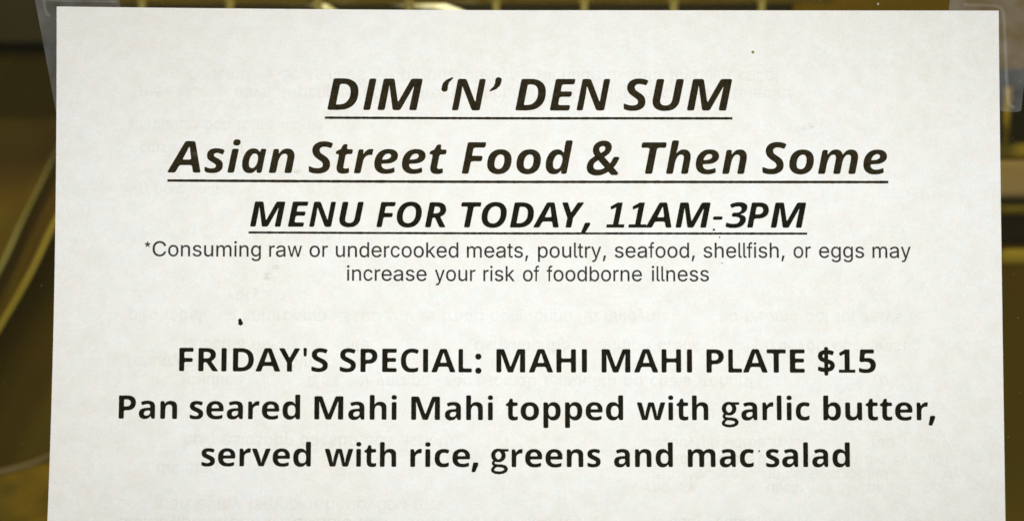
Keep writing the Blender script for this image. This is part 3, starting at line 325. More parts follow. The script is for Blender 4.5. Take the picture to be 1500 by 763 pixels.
GL['italic'] = {
  'D': [[[18,0,31,69,106,480,242,480,286,477,325,468,358,453,388,433,411,407,429,376,440,340,445,298,442,229,429,168,418,140,401,109,380,81,355,57,326,37,300,23,272,13,242,6,174,0],[139,84,157,84,211,87,243,97,270,113,291,135,309,160,323,190,329,214,336,266,336,293,332,325,323,351,308,371,288,385,264,393,196,396,171,262]]],
  'I': [[[28,0,125,0,213,480,116,480]]],
  'M': [[[19,0,32,69,107,480,255,480,301,121,485,480,641,480,566,69,554,0,519,0,451,0,464,76,522,371,331,0,228,0,185,371,182,371,178,333,120,0]]],
  '‘': [[[106,325,98,351,76,367,48,367,26,351,18,325,26,299,48,283,76,283,98,299],[112,390,104,414,84,428,60,428,40,414,32,390,40,366,60,352,84,352,104,366],[130,440,124,458,109,469,91,469,76,458,70,440,76,422,91,411,109,411,124,422],[178,492,176,500,169,504,161,504,154,500,152,492,154,484,161,480,169,480,176,484],[105,318,112,384,32,396,19,332],[107,370,126,425,74,455,37,410],[119,417,173,482,157,502,81,463]]],
  'N': [[[17,0,30,69,105,480,221,480,342,126,358,232,402,480,491,480,404,0,294,0,168,363,165,363,147,226,106,0]]],
  '’': [[[194,462,186,488,164,504,136,504,114,488,106,462,114,436,136,420,164,420,186,436],[178,400,170,424,150,438,126,438,106,424,98,400,106,376,126,362,150,362,170,376],[138,350,132,368,117,379,99,379,84,368,78,350,84,332,99,321,117,321,132,332],[55,300,53,308,46,312,38,312,31,308,29,300,31,292,38,288,46,288,53,292],[107,470,99,408,177,392,193,454],[104,421,82,365,134,335,172,379],[90,374,34,310,50,290,126,326]]],
  'E': [[[17,0,30,69,105,480,340,480,379,480,373,452,363,396,295,396,192,396,178,317,173,291,205,291,333,291,317,208,157,208,135,84,306,84,290,0]]],
  'S': [[[108,-6,65,1,28,14,12,23,10,113,51,94,89,81,130,77,170,83,186,90,202,106,207,130,202,154,189,173,119,228,93,253,73,283,62,319,59,340,60,368,67,393,77,416,92,436,111,453,134,467,160,478,189,484,221,486,269,483,312,472,353,454,319,377,286,391,254,399,224,402,199,398,179,387,166,370,163,348,168,325,179,307,249,255,270,236,286,216,298,193,305,169,308,142,307,110,299,82,287,58,269,38,247,22,223,9,195,0,164,-5]]],
  'U': [[[208,-7,172,-4,140,3,112,14,88,30,69,50,56,73,48,99,44,140,45,165,103,480,208,480,149,155,148,137,157,105,180,85,216,79,244,81,267,90,284,104,297,123,307,148,315,179,370,480,475,480,411,136,400,106,385,79,367,54,345,33,318,16,295,6,269,-1]]],
  'A': [[[-44,0,-8,69,207,480,340,480,415,0,310,0,295,114,126,114,70,0],[167,199,196,199,286,199,275,292,263,404,214,297]]],
  's': [[[91,-6,53,-2,6,15,5,96,38,80,71,70,105,66,126,69,145,76,157,89,162,106,159,119,151,130,128,148,88,173,57,200,47,216,41,235,39,257,42,292,53,321,73,344,91,357,114,366,141,372,169,373,209,370,247,361,283,343,264,296,254,272,235,283,194,298,173,300,158,298,145,292,137,282,134,269,136,257,144,246,159,235,202,210,236,182,247,165,255,144,257,121,255,91,248,65,236,44,219,26,197,11,173,1,144,-5]]],
  'i': [[[139,412,121,415,106,421,95,434,91,453,95,478,106,496,123,507,147,510,165,508,179,502,190,490,193,471,191,447,181,428,163,416],[11,0,21,52,79,367,171,367,104,0]]],
  'a': [[[109,-5,78,6,64,17,51,31,41,49,33,70,28,96,26,126,30,186,44,243,67,294,81,317,97,336,116,352,136,364,158,371,181,373,202,372,220,367,235,359,248,348,268,320,270,320,281,351,288,367,311,367,359,367,339,262,292,0,222,0,225,48,223,48,196,19,165,0,146,-5],[161,73,178,77,196,89,206,101,223,131,235,166,241,202,243,240,239,261,231,278,216,290,198,293,182,290,167,279,154,262,142,241,129,207,122,169,120,131,124,99,138,80]]],
  'n': [[[12,0,22,52,79,367,155,367,150,299,153,299,184,337,201,353,220,364,242,371,267,373,296,370,321,361,339,345,353,324,362,298,365,268,363,231,322,0,223,0,262,214,266,253,261,276,249,289,228,293,207,289,189,274,178,260,159,223,144,177,112,0]]],
  't': [[[128,-7,104,-5,80,1,62,12,48,27,39,49,36,78,36,96,72,291,24,291,31,340,93,367,133,445,194,445,179,367,268,367,255,291,166,291,132,97,134,86,140,79,149,75,160,73,184,76,211,85,212,11,195,4,154,-5]]],
  'r': [[[11,0,21,52,79,367,150,367,145,299,149,299,178,339,195,354,214,365,234,371,272,372,286,370,267,275,245,280,213,277,192,267,173,251,157,228,145,199,106,0]]],
  'e': [[[147,-5,118,2,94,13,71,29,52,48,38,73,29,102,26,135,26,165,36,224,46,251,58,277,74,300,91,321,113,339,137,354,164,365,194,371,227,373,265,370,297,361,323,345,341,325,352,301,356,273,353,246,344,221,328,200,306,181,282,168,255,158,223,151,128,146,127,132,130,114,137,98,146,85,160,76,176,70,196,68,233,71,266,80,305,96,307,46,308,21,289,13,249,0,205,-6],[136,212,144,212,187,214,214,220,234,230,253,249,260,271,250,294,223,302,205,299,186,291,169,277,155,259,140,229]]],
  'F': [[[17,0,30,69,105,480,327,480,365,480,360,452,350,396,284,396,187,396,170,304,164,273,195,273,316,273,300,189,149,189,115,0]]],
  'o': [[[177,-7,150,-5,124,1,100,10,79,23,62,40,47,59,35,81,29,107,26,134,29,197,44,254,55,279,70,303,87,323,108,340,131,355,157,365,187,371,219,373,251,371,279,364,304,352,326,335,344,314,357,289,365,261,369,228,366,168,352,113,341,87,327,64,309,44,289,27,266,12,239,2,210,-5],[182,74,200,76,216,84,230,96,241,112,251,131,263,177,266,228,262,254,254,274,238,288,215,293,193,289,175,278,160,260,147,238,136,205,130,169,129,134,135,101,154,81]]],
  'd': [[[119,-5,85,6,69,17,55,31,43,49,34,70,28,96,26,127,29,186,44,244,68,295,83,317,100,336,120,352,142,364,165,371,191,373,212,372,230,367,245,358,263,341,280,320,293,422,309,510,410,510,317,0,239,0,244,48,242,48,213,19,197,8,180,0,160,-5],[177,73,198,78,217,91,227,104,242,135,253,171,260,214,260,236,256,259,246,278,231,290,211,293,194,290,177,279,163,262,144,225,133,189,128,150,129,131,135,99,151,80]]],
  '&': [[[225,-7,192,-5,163,2,139,13,119,28,104,46,95,69,91,95,95,125,104,157,118,185,138,208,163,228,192,248,226,266,215,282,195,318,188,337,186,359,188,382,197,413,213,439,236,459,265,475,297,484,333,487,367,484,395,475,416,460,429,439,436,414,433,383,426,357,412,333,393,312,342,275,312,258,334,233,422,133,449,164,471,200,490,240,552,240,509,160,474,115,454,95,537,0,455,0,406,56,380,39,325,11,296,1,262,-5],[281,293,309,308,348,336,360,350,369,366,374,383,374,405,365,423,348,435,323,439,296,435,273,424,256,406,247,383,247,360,252,338],[237,46,265,47,292,52,316,60,356,81,374,93,256,229,208,200,190,185,175,169,165,150,158,127,157,104,161,84,172,68,190,56,211,48]],[[222,6,189,8,160,15,136,26,116,41,101,59,91,82,88,108,91,138,100,170,115,198,134,221,160,241,189,261,223,279,212,295,192,331,185,350,183,372,185,395,194,426,210,452,233,472,261,488,294,497,330,500,364,497,392,488,412,473,426,452,433,427,430,396,422,370,409,346,389,325,338,288,309,271,331,246,419,146,445,177,467,213,487,253,548,253,506,173,471,128,451,108,534,13,452,13,403,69,377,52,322,24,292,14,258,8],[278,306,306,321,345,349,356,363,365,379,371,396,371,418,362,436,344,448,319,452,293,448,269,437,253,419,243,396,243,373,249,351],[234,59,262,60,288,65,312,73,353,94,371,106,253,242,205,213,187,198,171,182,162,163,154,140,153,117,158,97,169,81,187,69,208,61]],[[209,12,176,14,147,21,123,32,103,47,88,65,79,88,75,114,79,144,88,176,102,204,122,227,147,247,176,267,210,285,199,301,179,337,172,356,170,378,172,401,181,432,197,458,220,478,249,494,281,503,317,506,351,503,379,494,400,479,413,458,420,433,417,402,410,376,396,352,377,331,326,294,296,277,318,252,406,152,433,183,455,219,474,259,536,259,493,179,458,134,438,114,521,19,439,19,390,75,364,58,309,30,280,20,246,14],[265,312,293,327,332,355,344,369,353,385,358,402,358,424,349,442,332,454,307,458,280,454,257,443,240,425,231,402,231,379,236,357],[221,65,249,66,276,71,300,79,340,100,358,112,240,248,192,219,174,204,159,188,149,169,142,146,141,123,145,103,156,87,174,75,195,67]],[[195,6,161,8,133,15,108,26,88,41,73,59,64,82,60,108,64,138,73,170,87,198,107,221,132,241,161,261,195,279,184,295,164,331,157,350,155,372,157,395,166,426,182,452,205,472,234,488,266,497,303,500,336,497,364,488,385,473,398,452,405,427,403,396,395,370,381,346,362,325,311,288,281,271,303,246,392,146,418,177,440,213,459,253,521,253,479,173,444,128,424,108,507,13,425,13,375,69,350,52,294,24,265,14,231,8],[251,306,278,321,317,349,329,363,338,379,343,396,343,418,334,436,317,448,292,452,265,448,242,437,225,419,216,396,216,373,221,351],[206,59,234,60,261,65,285,73,326,94,343,106,226,242,177,213,159,198,144,182,134,163,127,140,126,117,130,97,142,81,159,69,180,61]],[[186,-7,153,-5,124,2,100,13,80,28,65,46,56,69,52,95,56,125,65,157,79,185,99,208,124,228,153,248,187,266,176,282,156,318,149,337,147,359,149,382,158,413,174,439,197,459,226,475,258,484,294,487,328,484,356,475,377,460,390,439,397,414,394,383,387,357,373,333,354,312,303,275,273,258,295,233,383,133,410,164,432,200,451,240,513,240,470,160,435,115,415,95,498,0,416,0,367,56,341,39,286,11,257,1,223,-5],[242,293,270,308,309,336,321,350,330,366,335,383,335,405,326,423,309,435,284,439,257,435,234,424,217,406,208,383,208,360,213,338],[198,46,226,47,253,52,277,60,317,81,335,93,217,229,169,200,151,185,136,169,126,150,119,127,118,104,122,84,133,68,151,56,172,48]],[[190,-20,156,-18,128,-11,103,0,83,15,68,33,59,56,56,82,59,112,68,144,82,172,102,195,127,215,156,235,191,253,179,269,159,305,152,324,150,346,152,369,161,400,177,426,200,446,229,462,261,471,298,474,331,471,359,462,380,447,394,426,400,401,398,370,390,344,376,320,357,299,306,262,276,245,298,220,387,120,413,151,435,187,454,227,516,227,474,147,439,102,419,82,502,-13,420,-13,370,43,345,26,289,-2,260,-12,226,-18],[246,280,273,295,312,323,324,337,333,353,338,370,338,392,329,410,312,422,287,426,261,422,237,411,220,393,211,370,211,347,216,325],[201,33,229,34,256,39,280,47,321,68,338,80,221,216,172,187,154,172,139,156,129,137,122,114,121,91,125,71,137,55,154,43,175,35]],[[202,-26,169,-24,140,-17,116,-6,96,9,81,27,72,50,68,76,72,106,81,138,95,166,115,189,140,209,169,229,203,247,192,263,172,299,165,318,163,340,165,363,174,394,190,420,213,440,242,456,274,465,310,468,344,465,372,456,393,441,406,420,413,395,410,364,403,338,389,314,370,293,319,256,289,239,311,214,399,114,426,145,448,181,467,221,529,221,486,141,451,96,431,76,514,-19,432,-19,383,37,357,20,302,-8,273,-18,239,-24],[258,274,286,289,325,317,337,331,346,347,351,364,351,386,342,404,325,416,300,420,273,416,250,405,233,387,224,364,224,341,229,319],[214,27,242,28,269,33,293,41,333,62,351,74,233,210,185,181,167,166,152,150,142,131,135,108,134,85,138,65,149,49,167,37,188,29]],[[217,-20,184,-18,155,-11,131,0,111,15,96,33,87,56,83,82,87,112,96,144,110,172,129,195,155,215,184,235,218,253,207,269,187,305,180,324,178,346,180,369,189,400,205,426,228,446,256,462,289,471,325,474,359,471,387,462,408,447,421,426,428,401,425,370,417,344,404,320,384,299,334,262,304,245,326,220,414,120,440,151,462,187,482,227,544,227,501,147,466,102,446,82,529,-13,447,-13,398,43,372,26,317,-2,287,-12,253,-18],[273,280,301,295,340,323,351,337,361,353,366,370,366,392,357,410,339,422,314,426,288,422,265,411,248,393,239,370,238,347,244,325],[229,33,257,34,283,39,307,47,348,68,366,80,248,216,200,187,182,172,166,156,157,137,149,114,148,91,153,71,164,55,182,43,203,35]],[[206,-7,172,-5,144,2,119,13,99,28,84,46,75,69,72,95,75,125,84,157,99,185,118,208,143,228,173,248,207,266,195,282,175,318,169,337,166,359,169,382,177,413,193,439,217,459,245,475,278,484,314,487,347,484,375,475,396,460,410,439,416,414,414,383,406,357,392,333,373,312,322,275,292,258,315,233,403,133,429,164,451,200,471,240,532,240,490,160,455,115,435,95,518,0,436,0,387,56,361,39,306,11,276,1,242,-5],[262,293,289,308,328,336,340,350,349,366,354,383,354,405,345,423,328,435,303,439,277,435,253,424,237,406,227,383,227,360,232,338],[218,46,246,47,272,52,296,60,337,81,354,93,237,229,188,200,170,185,155,169,145,150,138,127,137,104,142,84,153,68,170,56,191,48]]],
  'T': [[[92,0,102,56,164,395,42,395,58,480,307,480,406,480,396,423,391,395,360,395,270,395,238,226,197,0]]],
  'h': [[[12,0,26,73,105,510,205,510,180,379,162,318,165,318,194,347,226,367,246,372,267,373,296,370,321,361,339,345,353,324,362,298,365,268,363,231,322,0,223,0,262,214,266,253,261,276,249,289,228,293,207,289,189,274,178,260,159,223,144,177,112,0]]],
  'm': [[[12,0,22,52,80,367,156,367,151,299,154,299,185,337,203,353,222,364,244,371,269,373,293,371,312,365,329,354,342,339,353,320,359,299,361,299,393,337,410,353,430,364,454,371,478,373,506,370,530,361,549,345,562,324,571,298,575,268,572,231,531,0,431,0,470,214,474,253,470,276,458,289,440,293,419,289,400,275,388,261,369,224,355,178,322,0,222,0,264,236,265,253,260,276,249,289,230,293,209,289,190,274,169,243,153,201,140,152,113,0]]],
  'O': [[[229,-7,186,-4,148,6,116,21,88,43,66,70,51,101,40,137,35,176,35,204,41,260,55,314,77,364,108,409,148,445,172,460,197,472,225,480,257,485,289,487,332,484,370,475,402,459,428,438,450,411,465,381,476,346,480,308,481,279,475,221,461,166,440,115,409,70,370,34,346,20,322,8,293,0,262,-5],[234,79,260,82,285,91,307,106,327,128,344,154,358,185,366,212,373,272,373,305,370,332,361,356,349,376,332,390,310,399,284,402,263,400,244,394,225,384,208,371,193,355,167,313,150,263,143,206,142,176,146,147,155,123,169,103,186,90,209,81]]],
  'R': [[[18,0,31,69,106,480,264,478,297,472,324,462,349,449,369,431,384,408,393,380,396,348,395,312,385,281,369,255,348,233,321,216,292,203,324,136,389,0,275,0,197,184,156,184,123,0],[172,267,185,267,226,269,249,275,267,285,281,300,288,319,290,343,282,372,258,390,221,396,195,396]]],
  'Y': [[[103,0,110,37,137,183,85,353,45,480,126,480,152,480,162,441,204,285,283,415,323,480,382,480,441,480,384,395,241,183,207,0]]],
  ',': [[[42,-87,52,-60,103,78,162,78,165,71,142,20,82,-87]],[[39,-74,50,-47,100,91,159,91,162,84,139,33,79,-74]],[[28,-68,38,-41,89,97,147,97,151,90,127,39,68,-68]],[[14,-74,25,-47,75,91,134,91,137,84,114,33,54,-74]],[[6,-87,17,-60,67,78,126,78,130,71,106,20,47,-87]],[[9,-100,20,-73,70,65,129,65,132,58,109,7,49,-100]],[[21,-106,31,-79,82,59,140,59,144,52,121,1,61,-106]],[[34,-100,45,-73,95,65,154,65,157,58,134,7,74,-100]],[[24,-87,35,-60,85,78,144,78,147,71,124,20,64,-87]]],
  '1': [[[150,0,248,0,336,478,238,478],[42,0,352,0,364,64,54,64],[248,478,120,402,128,338,231,388]]],
  '-': [[[58,150,228,150,240,216,70,216]]],
  '3': [[[125,-5,90,0,59,8,30,19,45,105,84,88,126,77,167,74,200,76,227,82,247,93,261,107,273,125,279,146,280,164,275,180,263,192,243,200,201,207,137,208,152,285,240,289,259,294,279,304,294,317,304,332,309,350,309,373,300,390,289,398,273,403,250,404,208,399,163,381,141,369,130,393,107,439,153,463,207,480,238,485,273,486,307,484,338,479,363,469,385,456,405,434,413,406,412,372,404,341,389,315,368,293,343,275,316,262,287,252,321,244,347,232,368,216,381,195,386,169,384,140,377,113,365,88,350,65,330,44,306,27,277,12,252,4,195,-6]]],
  'P': [[[17,0,30,69,105,480,273,478,303,472,329,462,351,449,368,433,381,413,390,391,396,366,398,340,396,304,388,272,373,245,354,222,330,203,302,189,278,181,225,172,146,171,122,34,116,0,92,0],[162,254,183,254,230,256,253,264,274,276,288,293,297,313,299,337,291,370,270,390,234,396,188,396]]],
}
GL['regular'] = {
  '*': [[[136,388,131,403,118,413,102,413,89,403,84,388,89,373,102,363,118,363,131,373],[130,468,126,480,116,487,104,487,94,480,90,468,94,456,104,449,116,449,126,456],[136,388,130,468,90,468,84,388],[136,388,131,403,118,413,102,413,89,403,84,388,89,373,102,363,118,363,131,373],[54,413,50,424,40,432,28,432,18,424,14,413,18,401,28,394,40,394,50,401],[118,413,40,432,28,394,102,363],[136,388,131,403,118,413,102,413,89,403,84,388,89,373,102,363,118,363,131,373],[83,323,79,335,69,342,57,342,47,335,43,323,47,312,57,304,69,304,79,312],[89,403,47,335,79,312,131,373],[136,388,131,403,118,413,102,413,89,403,84,388,89,373,102,363,118,363,131,373],[177,323,173,335,163,342,151,342,141,335,137,323,141,312,151,304,163,304,173,312],[89,373,141,312,173,335,131,403],[136,388,131,403,118,413,102,413,89,403,84,388,89,373,102,363,118,363,131,373],[206,413,202,424,192,432,180,432,170,424,166,413,170,401,180,394,192,394,202,401],[118,363,192,394,180,432,102,413]]],
  'C': [[[228,-5,199,1,173,11,147,24,124,41,103,61,86,85,71,111,59,141,50,173,44,208,42,246,44,283,50,318,59,350,71,380,86,407,103,430,124,451,147,468,173,482,199,491,228,497,283,497,327,487,368,469,402,441,430,404,448,361,454,336,392,336,385,361,374,382,361,399,343,414,324,425,304,434,282,439,258,441,230,438,203,430,179,418,157,400,138,378,123,352,115,329,108,304,102,246,108,188,115,162,123,140,138,113,157,91,179,73,204,61,230,54,258,51,282,53,304,58,324,67,343,78,361,93,374,110,385,131,392,155,454,155,448,131,430,88,403,51,368,23,328,5,283,-6]],[[225,-1,197,5,170,15,145,28,122,45,101,65,84,89,69,115,56,145,48,177,42,212,40,249,42,287,48,322,56,354,69,384,84,411,101,434,122,454,145,472,170,485,197,495,225,501,280,501,325,491,366,473,400,445,428,408,446,365,451,340,390,340,383,365,372,386,358,403,341,418,322,429,301,438,280,443,256,445,227,442,201,434,177,422,155,404,136,382,121,356,112,333,106,307,100,249,106,191,112,166,121,144,136,117,155,95,177,77,202,65,227,58,256,55,280,57,301,62,322,71,341,82,358,97,372,114,383,135,390,159,451,159,446,134,428,92,401,55,366,27,326,9,280,-2]],[[221,-1,192,5,166,15,140,28,117,45,97,65,79,89,64,115,52,145,43,177,38,212,36,249,38,287,43,322,52,354,64,384,79,411,97,434,117,454,140,472,166,485,192,495,221,501,276,501,321,491,361,473,396,445,423,408,441,365,447,340,385,340,379,365,367,386,354,403,337,418,318,429,297,438,275,443,251,445,223,442,196,434,172,422,151,404,132,382,116,356,108,333,101,307,96,249,101,191,108,166,116,144,132,117,151,95,172,77,197,65,223,58,251,55,275,57,297,62,318,71,337,82,354,97,367,114,379,135,385,159,447,159,441,134,423,92,397,55,361,27,322,9,276,-2]],[[219,-5,190,1,164,11,138,24,115,41,94,61,77,85,62,111,50,141,41,173,35,208,33,246,35,283,41,318,50,350,62,380,77,407,94,430,115,451,138,468,164,482,190,491,219,497,274,497,318,487,359,469,393,441,421,404,439,361,445,336,383,336,376,361,365,382,352,399,334,414,315,425,295,434,273,439,249,441,221,438,194,430,170,418,148,400,129,378,114,352,106,329,99,304,93,246,99,188,106,162,114,140,129,113,148,91,170,73,195,61,221,54,249,51,273,53,295,58,315,67,334,78,352,93,365,110,376,131,383,155,445,155,439,131,421,88,394,51,359,23,319,5,274,-6]],[[221,-9,192,-3,166,7,140,20,117,37,97,57,79,81,64,107,52,137,43,169,38,204,36,242,38,279,43,314,52,346,64,376,79,403,97,426,117,447,140,464,166,478,192,487,221,493,276,493,321,483,361,465,396,437,423,400,441,357,447,333,385,333,379,357,367,378,354,395,337,410,318,422,297,430,275,435,251,437,223,434,196,426,172,414,151,396,132,374,116,348,108,325,101,300,96,242,101,184,108,159,116,136,132,109,151,87,172,70,197,57,223,50,251,47,275,49,297,54,318,63,337,74,354,89,367,106,379,128,385,151,447,151,441,127,423,84,397,47,361,19,322,1,276,-10]],[[225,-9,197,-3,170,7,145,20,122,37,101,57,84,81,69,107,56,137,48,169,42,204,40,242,42,279,48,314,56,346,69,376,84,403,101,426,122,447,145,464,170,478,197,487,225,493,280,493,325,483,366,465,400,437,428,400,446,357,451,333,390,333,383,357,372,378,358,395,341,410,322,422,301,430,280,435,256,437,227,434,201,426,177,414,155,396,136,374,121,348,112,325,106,300,100,242,106,184,112,159,121,136,136,109,155,87,177,70,202,57,227,50,256,47,280,49,301,54,322,63,341,74,358,89,372,106,383,128,390,151,451,151,446,127,428,84,401,47,366,19,326,1,280,-10]]],
  'o': [[[191,-8,161,-5,134,3,110,15,88,34,69,56,55,82,46,104,37,154,37,209,46,259,55,281,69,307,88,330,110,348,134,362,161,369,191,371,221,369,248,362,273,348,295,330,313,307,327,281,336,259,346,209,346,154,336,104,327,82,313,56,295,34,273,15,248,3,221,-5],[191,44,212,47,231,53,247,64,261,77,272,94,280,113,287,134,291,181,287,228,280,249,272,269,261,286,247,300,231,310,212,317,191,319,170,317,151,310,135,300,121,286,111,269,102,249,96,228,91,181,96,134,102,113,111,94,121,77,135,64,151,53,170,47]],[[188,-4,159,-1,132,7,107,19,86,38,67,60,53,86,44,108,35,158,35,213,44,263,53,285,67,311,86,334,107,352,132,366,159,373,188,375,219,373,246,366,271,352,293,334,310,311,325,285,334,263,344,213,344,158,334,108,325,86,310,60,293,38,271,19,246,7,219,-1],[188,48,210,51,229,57,245,68,258,81,270,98,278,117,284,138,289,185,284,232,278,253,270,273,258,290,245,304,229,314,210,321,188,323,168,321,149,314,133,304,119,290,108,273,99,253,94,232,89,185,94,138,99,117,108,98,119,81,133,68,149,57,168,51]],[[184,-4,154,-1,127,7,103,19,81,38,62,60,48,86,39,108,30,158,30,213,39,263,48,285,62,311,81,334,103,352,127,366,154,373,184,375,214,373,241,366,266,352,288,334,306,311,320,285,329,263,339,213,339,158,329,108,320,86,306,60,288,38,266,19,241,7,214,-1],[184,48,205,51,224,57,240,68,254,81,266,98,274,117,280,138,284,185,280,232,274,253,266,273,254,290,240,304,224,314,205,321,184,323,163,321,144,314,128,304,115,290,104,273,95,253,89,232,84,185,89,138,95,117,104,98,115,81,128,68,144,57,163,51]],[[182,-8,152,-5,125,3,101,15,79,34,60,56,46,82,37,104,28,154,28,209,37,259,46,281,60,307,79,330,101,348,125,362,152,369,182,371,212,369,239,362,264,348,286,330,304,307,318,281,327,259,337,209,337,154,327,104,318,82,304,56,286,34,264,15,239,3,212,-5],[182,44,203,47,222,53,238,64,252,77,263,94,271,113,278,134,282,181,278,228,271,249,263,269,252,286,238,300,222,310,203,317,182,319,161,317,142,310,126,300,112,286,102,269,93,249,87,228,82,181,87,134,93,113,102,94,112,77,126,64,142,53,161,47]],[[184,-12,154,-9,127,-1,103,12,81,30,62,52,48,78,39,101,30,150,30,205,39,255,48,277,62,304,81,326,103,344,127,358,154,365,184,367,214,365,241,358,266,344,288,326,306,304,320,277,329,255,339,205,339,150,329,101,320,78,306,52,288,30,266,12,241,-1,214,-9],[184,41,205,43,224,49,240,60,254,73,266,90,274,109,280,130,284,177,280,224,274,246,266,265,254,282,240,296,224,306,205,313,184,315,163,313,144,306,128,296,115,282,104,265,95,246,89,224,84,177,89,130,95,109,104,90,115,73,128,60,144,49,163,43]],[[188,-12,159,-9,132,-1,107,12,86,30,67,52,53,78,44,101,35,150,35,205,44,255,53,277,67,304,86,326,107,344,132,358,159,365,188,367,219,365,246,358,271,344,293,326,310,304,325,277,334,255,344,205,344,150,334,101,325,78,310,52,293,30,271,12,246,-1,219,-9],[188,41,210,43,229,49,245,60,258,73,270,90,278,109,284,130,289,177,284,224,278,246,270,265,258,282,245,296,229,306,210,313,188,315,168,313,149,306,133,296,119,282,108,265,99,246,94,224,89,177,94,130,99,109,108,90,119,73,133,60,149,49,168,43]]],
  'n': [[[108,0,53,0,53,366,106,366,106,277,97,277,110,308,125,333,143,350,164,362,186,369,211,371,234,370,255,365,273,357,289,344,303,329,315,310,323,288,327,262,329,0,274,0,271,254,265,277,253,294,237,307,218,315,196,318,179,317,151,306,133,293,119,274,113,257,109,240]],[[106,4,50,4,50,370,104,370,104,281,95,281,108,312,122,337,141,354,161,366,184,373,209,375,231,374,252,368,271,361,287,348,301,333,312,314,321,292,325,266,327,4,271,4,269,258,262,280,251,298,235,311,216,319,193,322,177,321,149,310,131,297,117,278,110,261,107,244]],[[101,4,46,4,46,370,100,370,100,281,91,281,103,312,118,337,136,354,157,366,180,373,204,375,227,374,248,368,266,361,282,348,296,333,308,314,316,292,321,266,322,4,267,4,264,258,258,280,246,298,231,311,212,319,189,322,172,321,144,310,126,297,112,278,106,261,102,244]],[[99,0,44,0,44,366,97,366,97,277,88,277,101,308,116,333,134,350,155,362,177,369,202,371,225,370,246,365,264,357,280,344,294,329,306,310,314,288,318,262,320,0,265,0,262,254,256,277,244,294,228,307,209,315,187,318,170,317,142,306,124,293,110,274,104,257,100,240]],[[101,-4,46,-4,46,363,100,363,100,274,91,274,103,305,118,329,136,346,157,358,180,365,204,367,227,366,248,361,266,353,282,340,296,325,308,306,316,284,321,258,322,-4,267,-4,264,250,258,273,246,290,231,304,212,311,189,314,172,313,144,303,126,289,112,270,106,253,102,236]],[[106,-4,50,-4,50,363,104,363,104,274,95,274,108,305,122,329,141,346,161,358,184,365,209,367,231,366,252,361,271,353,287,340,301,325,312,306,321,284,325,258,327,-4,271,-4,269,250,262,273,251,290,235,304,216,311,193,314,177,313,149,303,131,289,117,270,110,253,107,236]]],
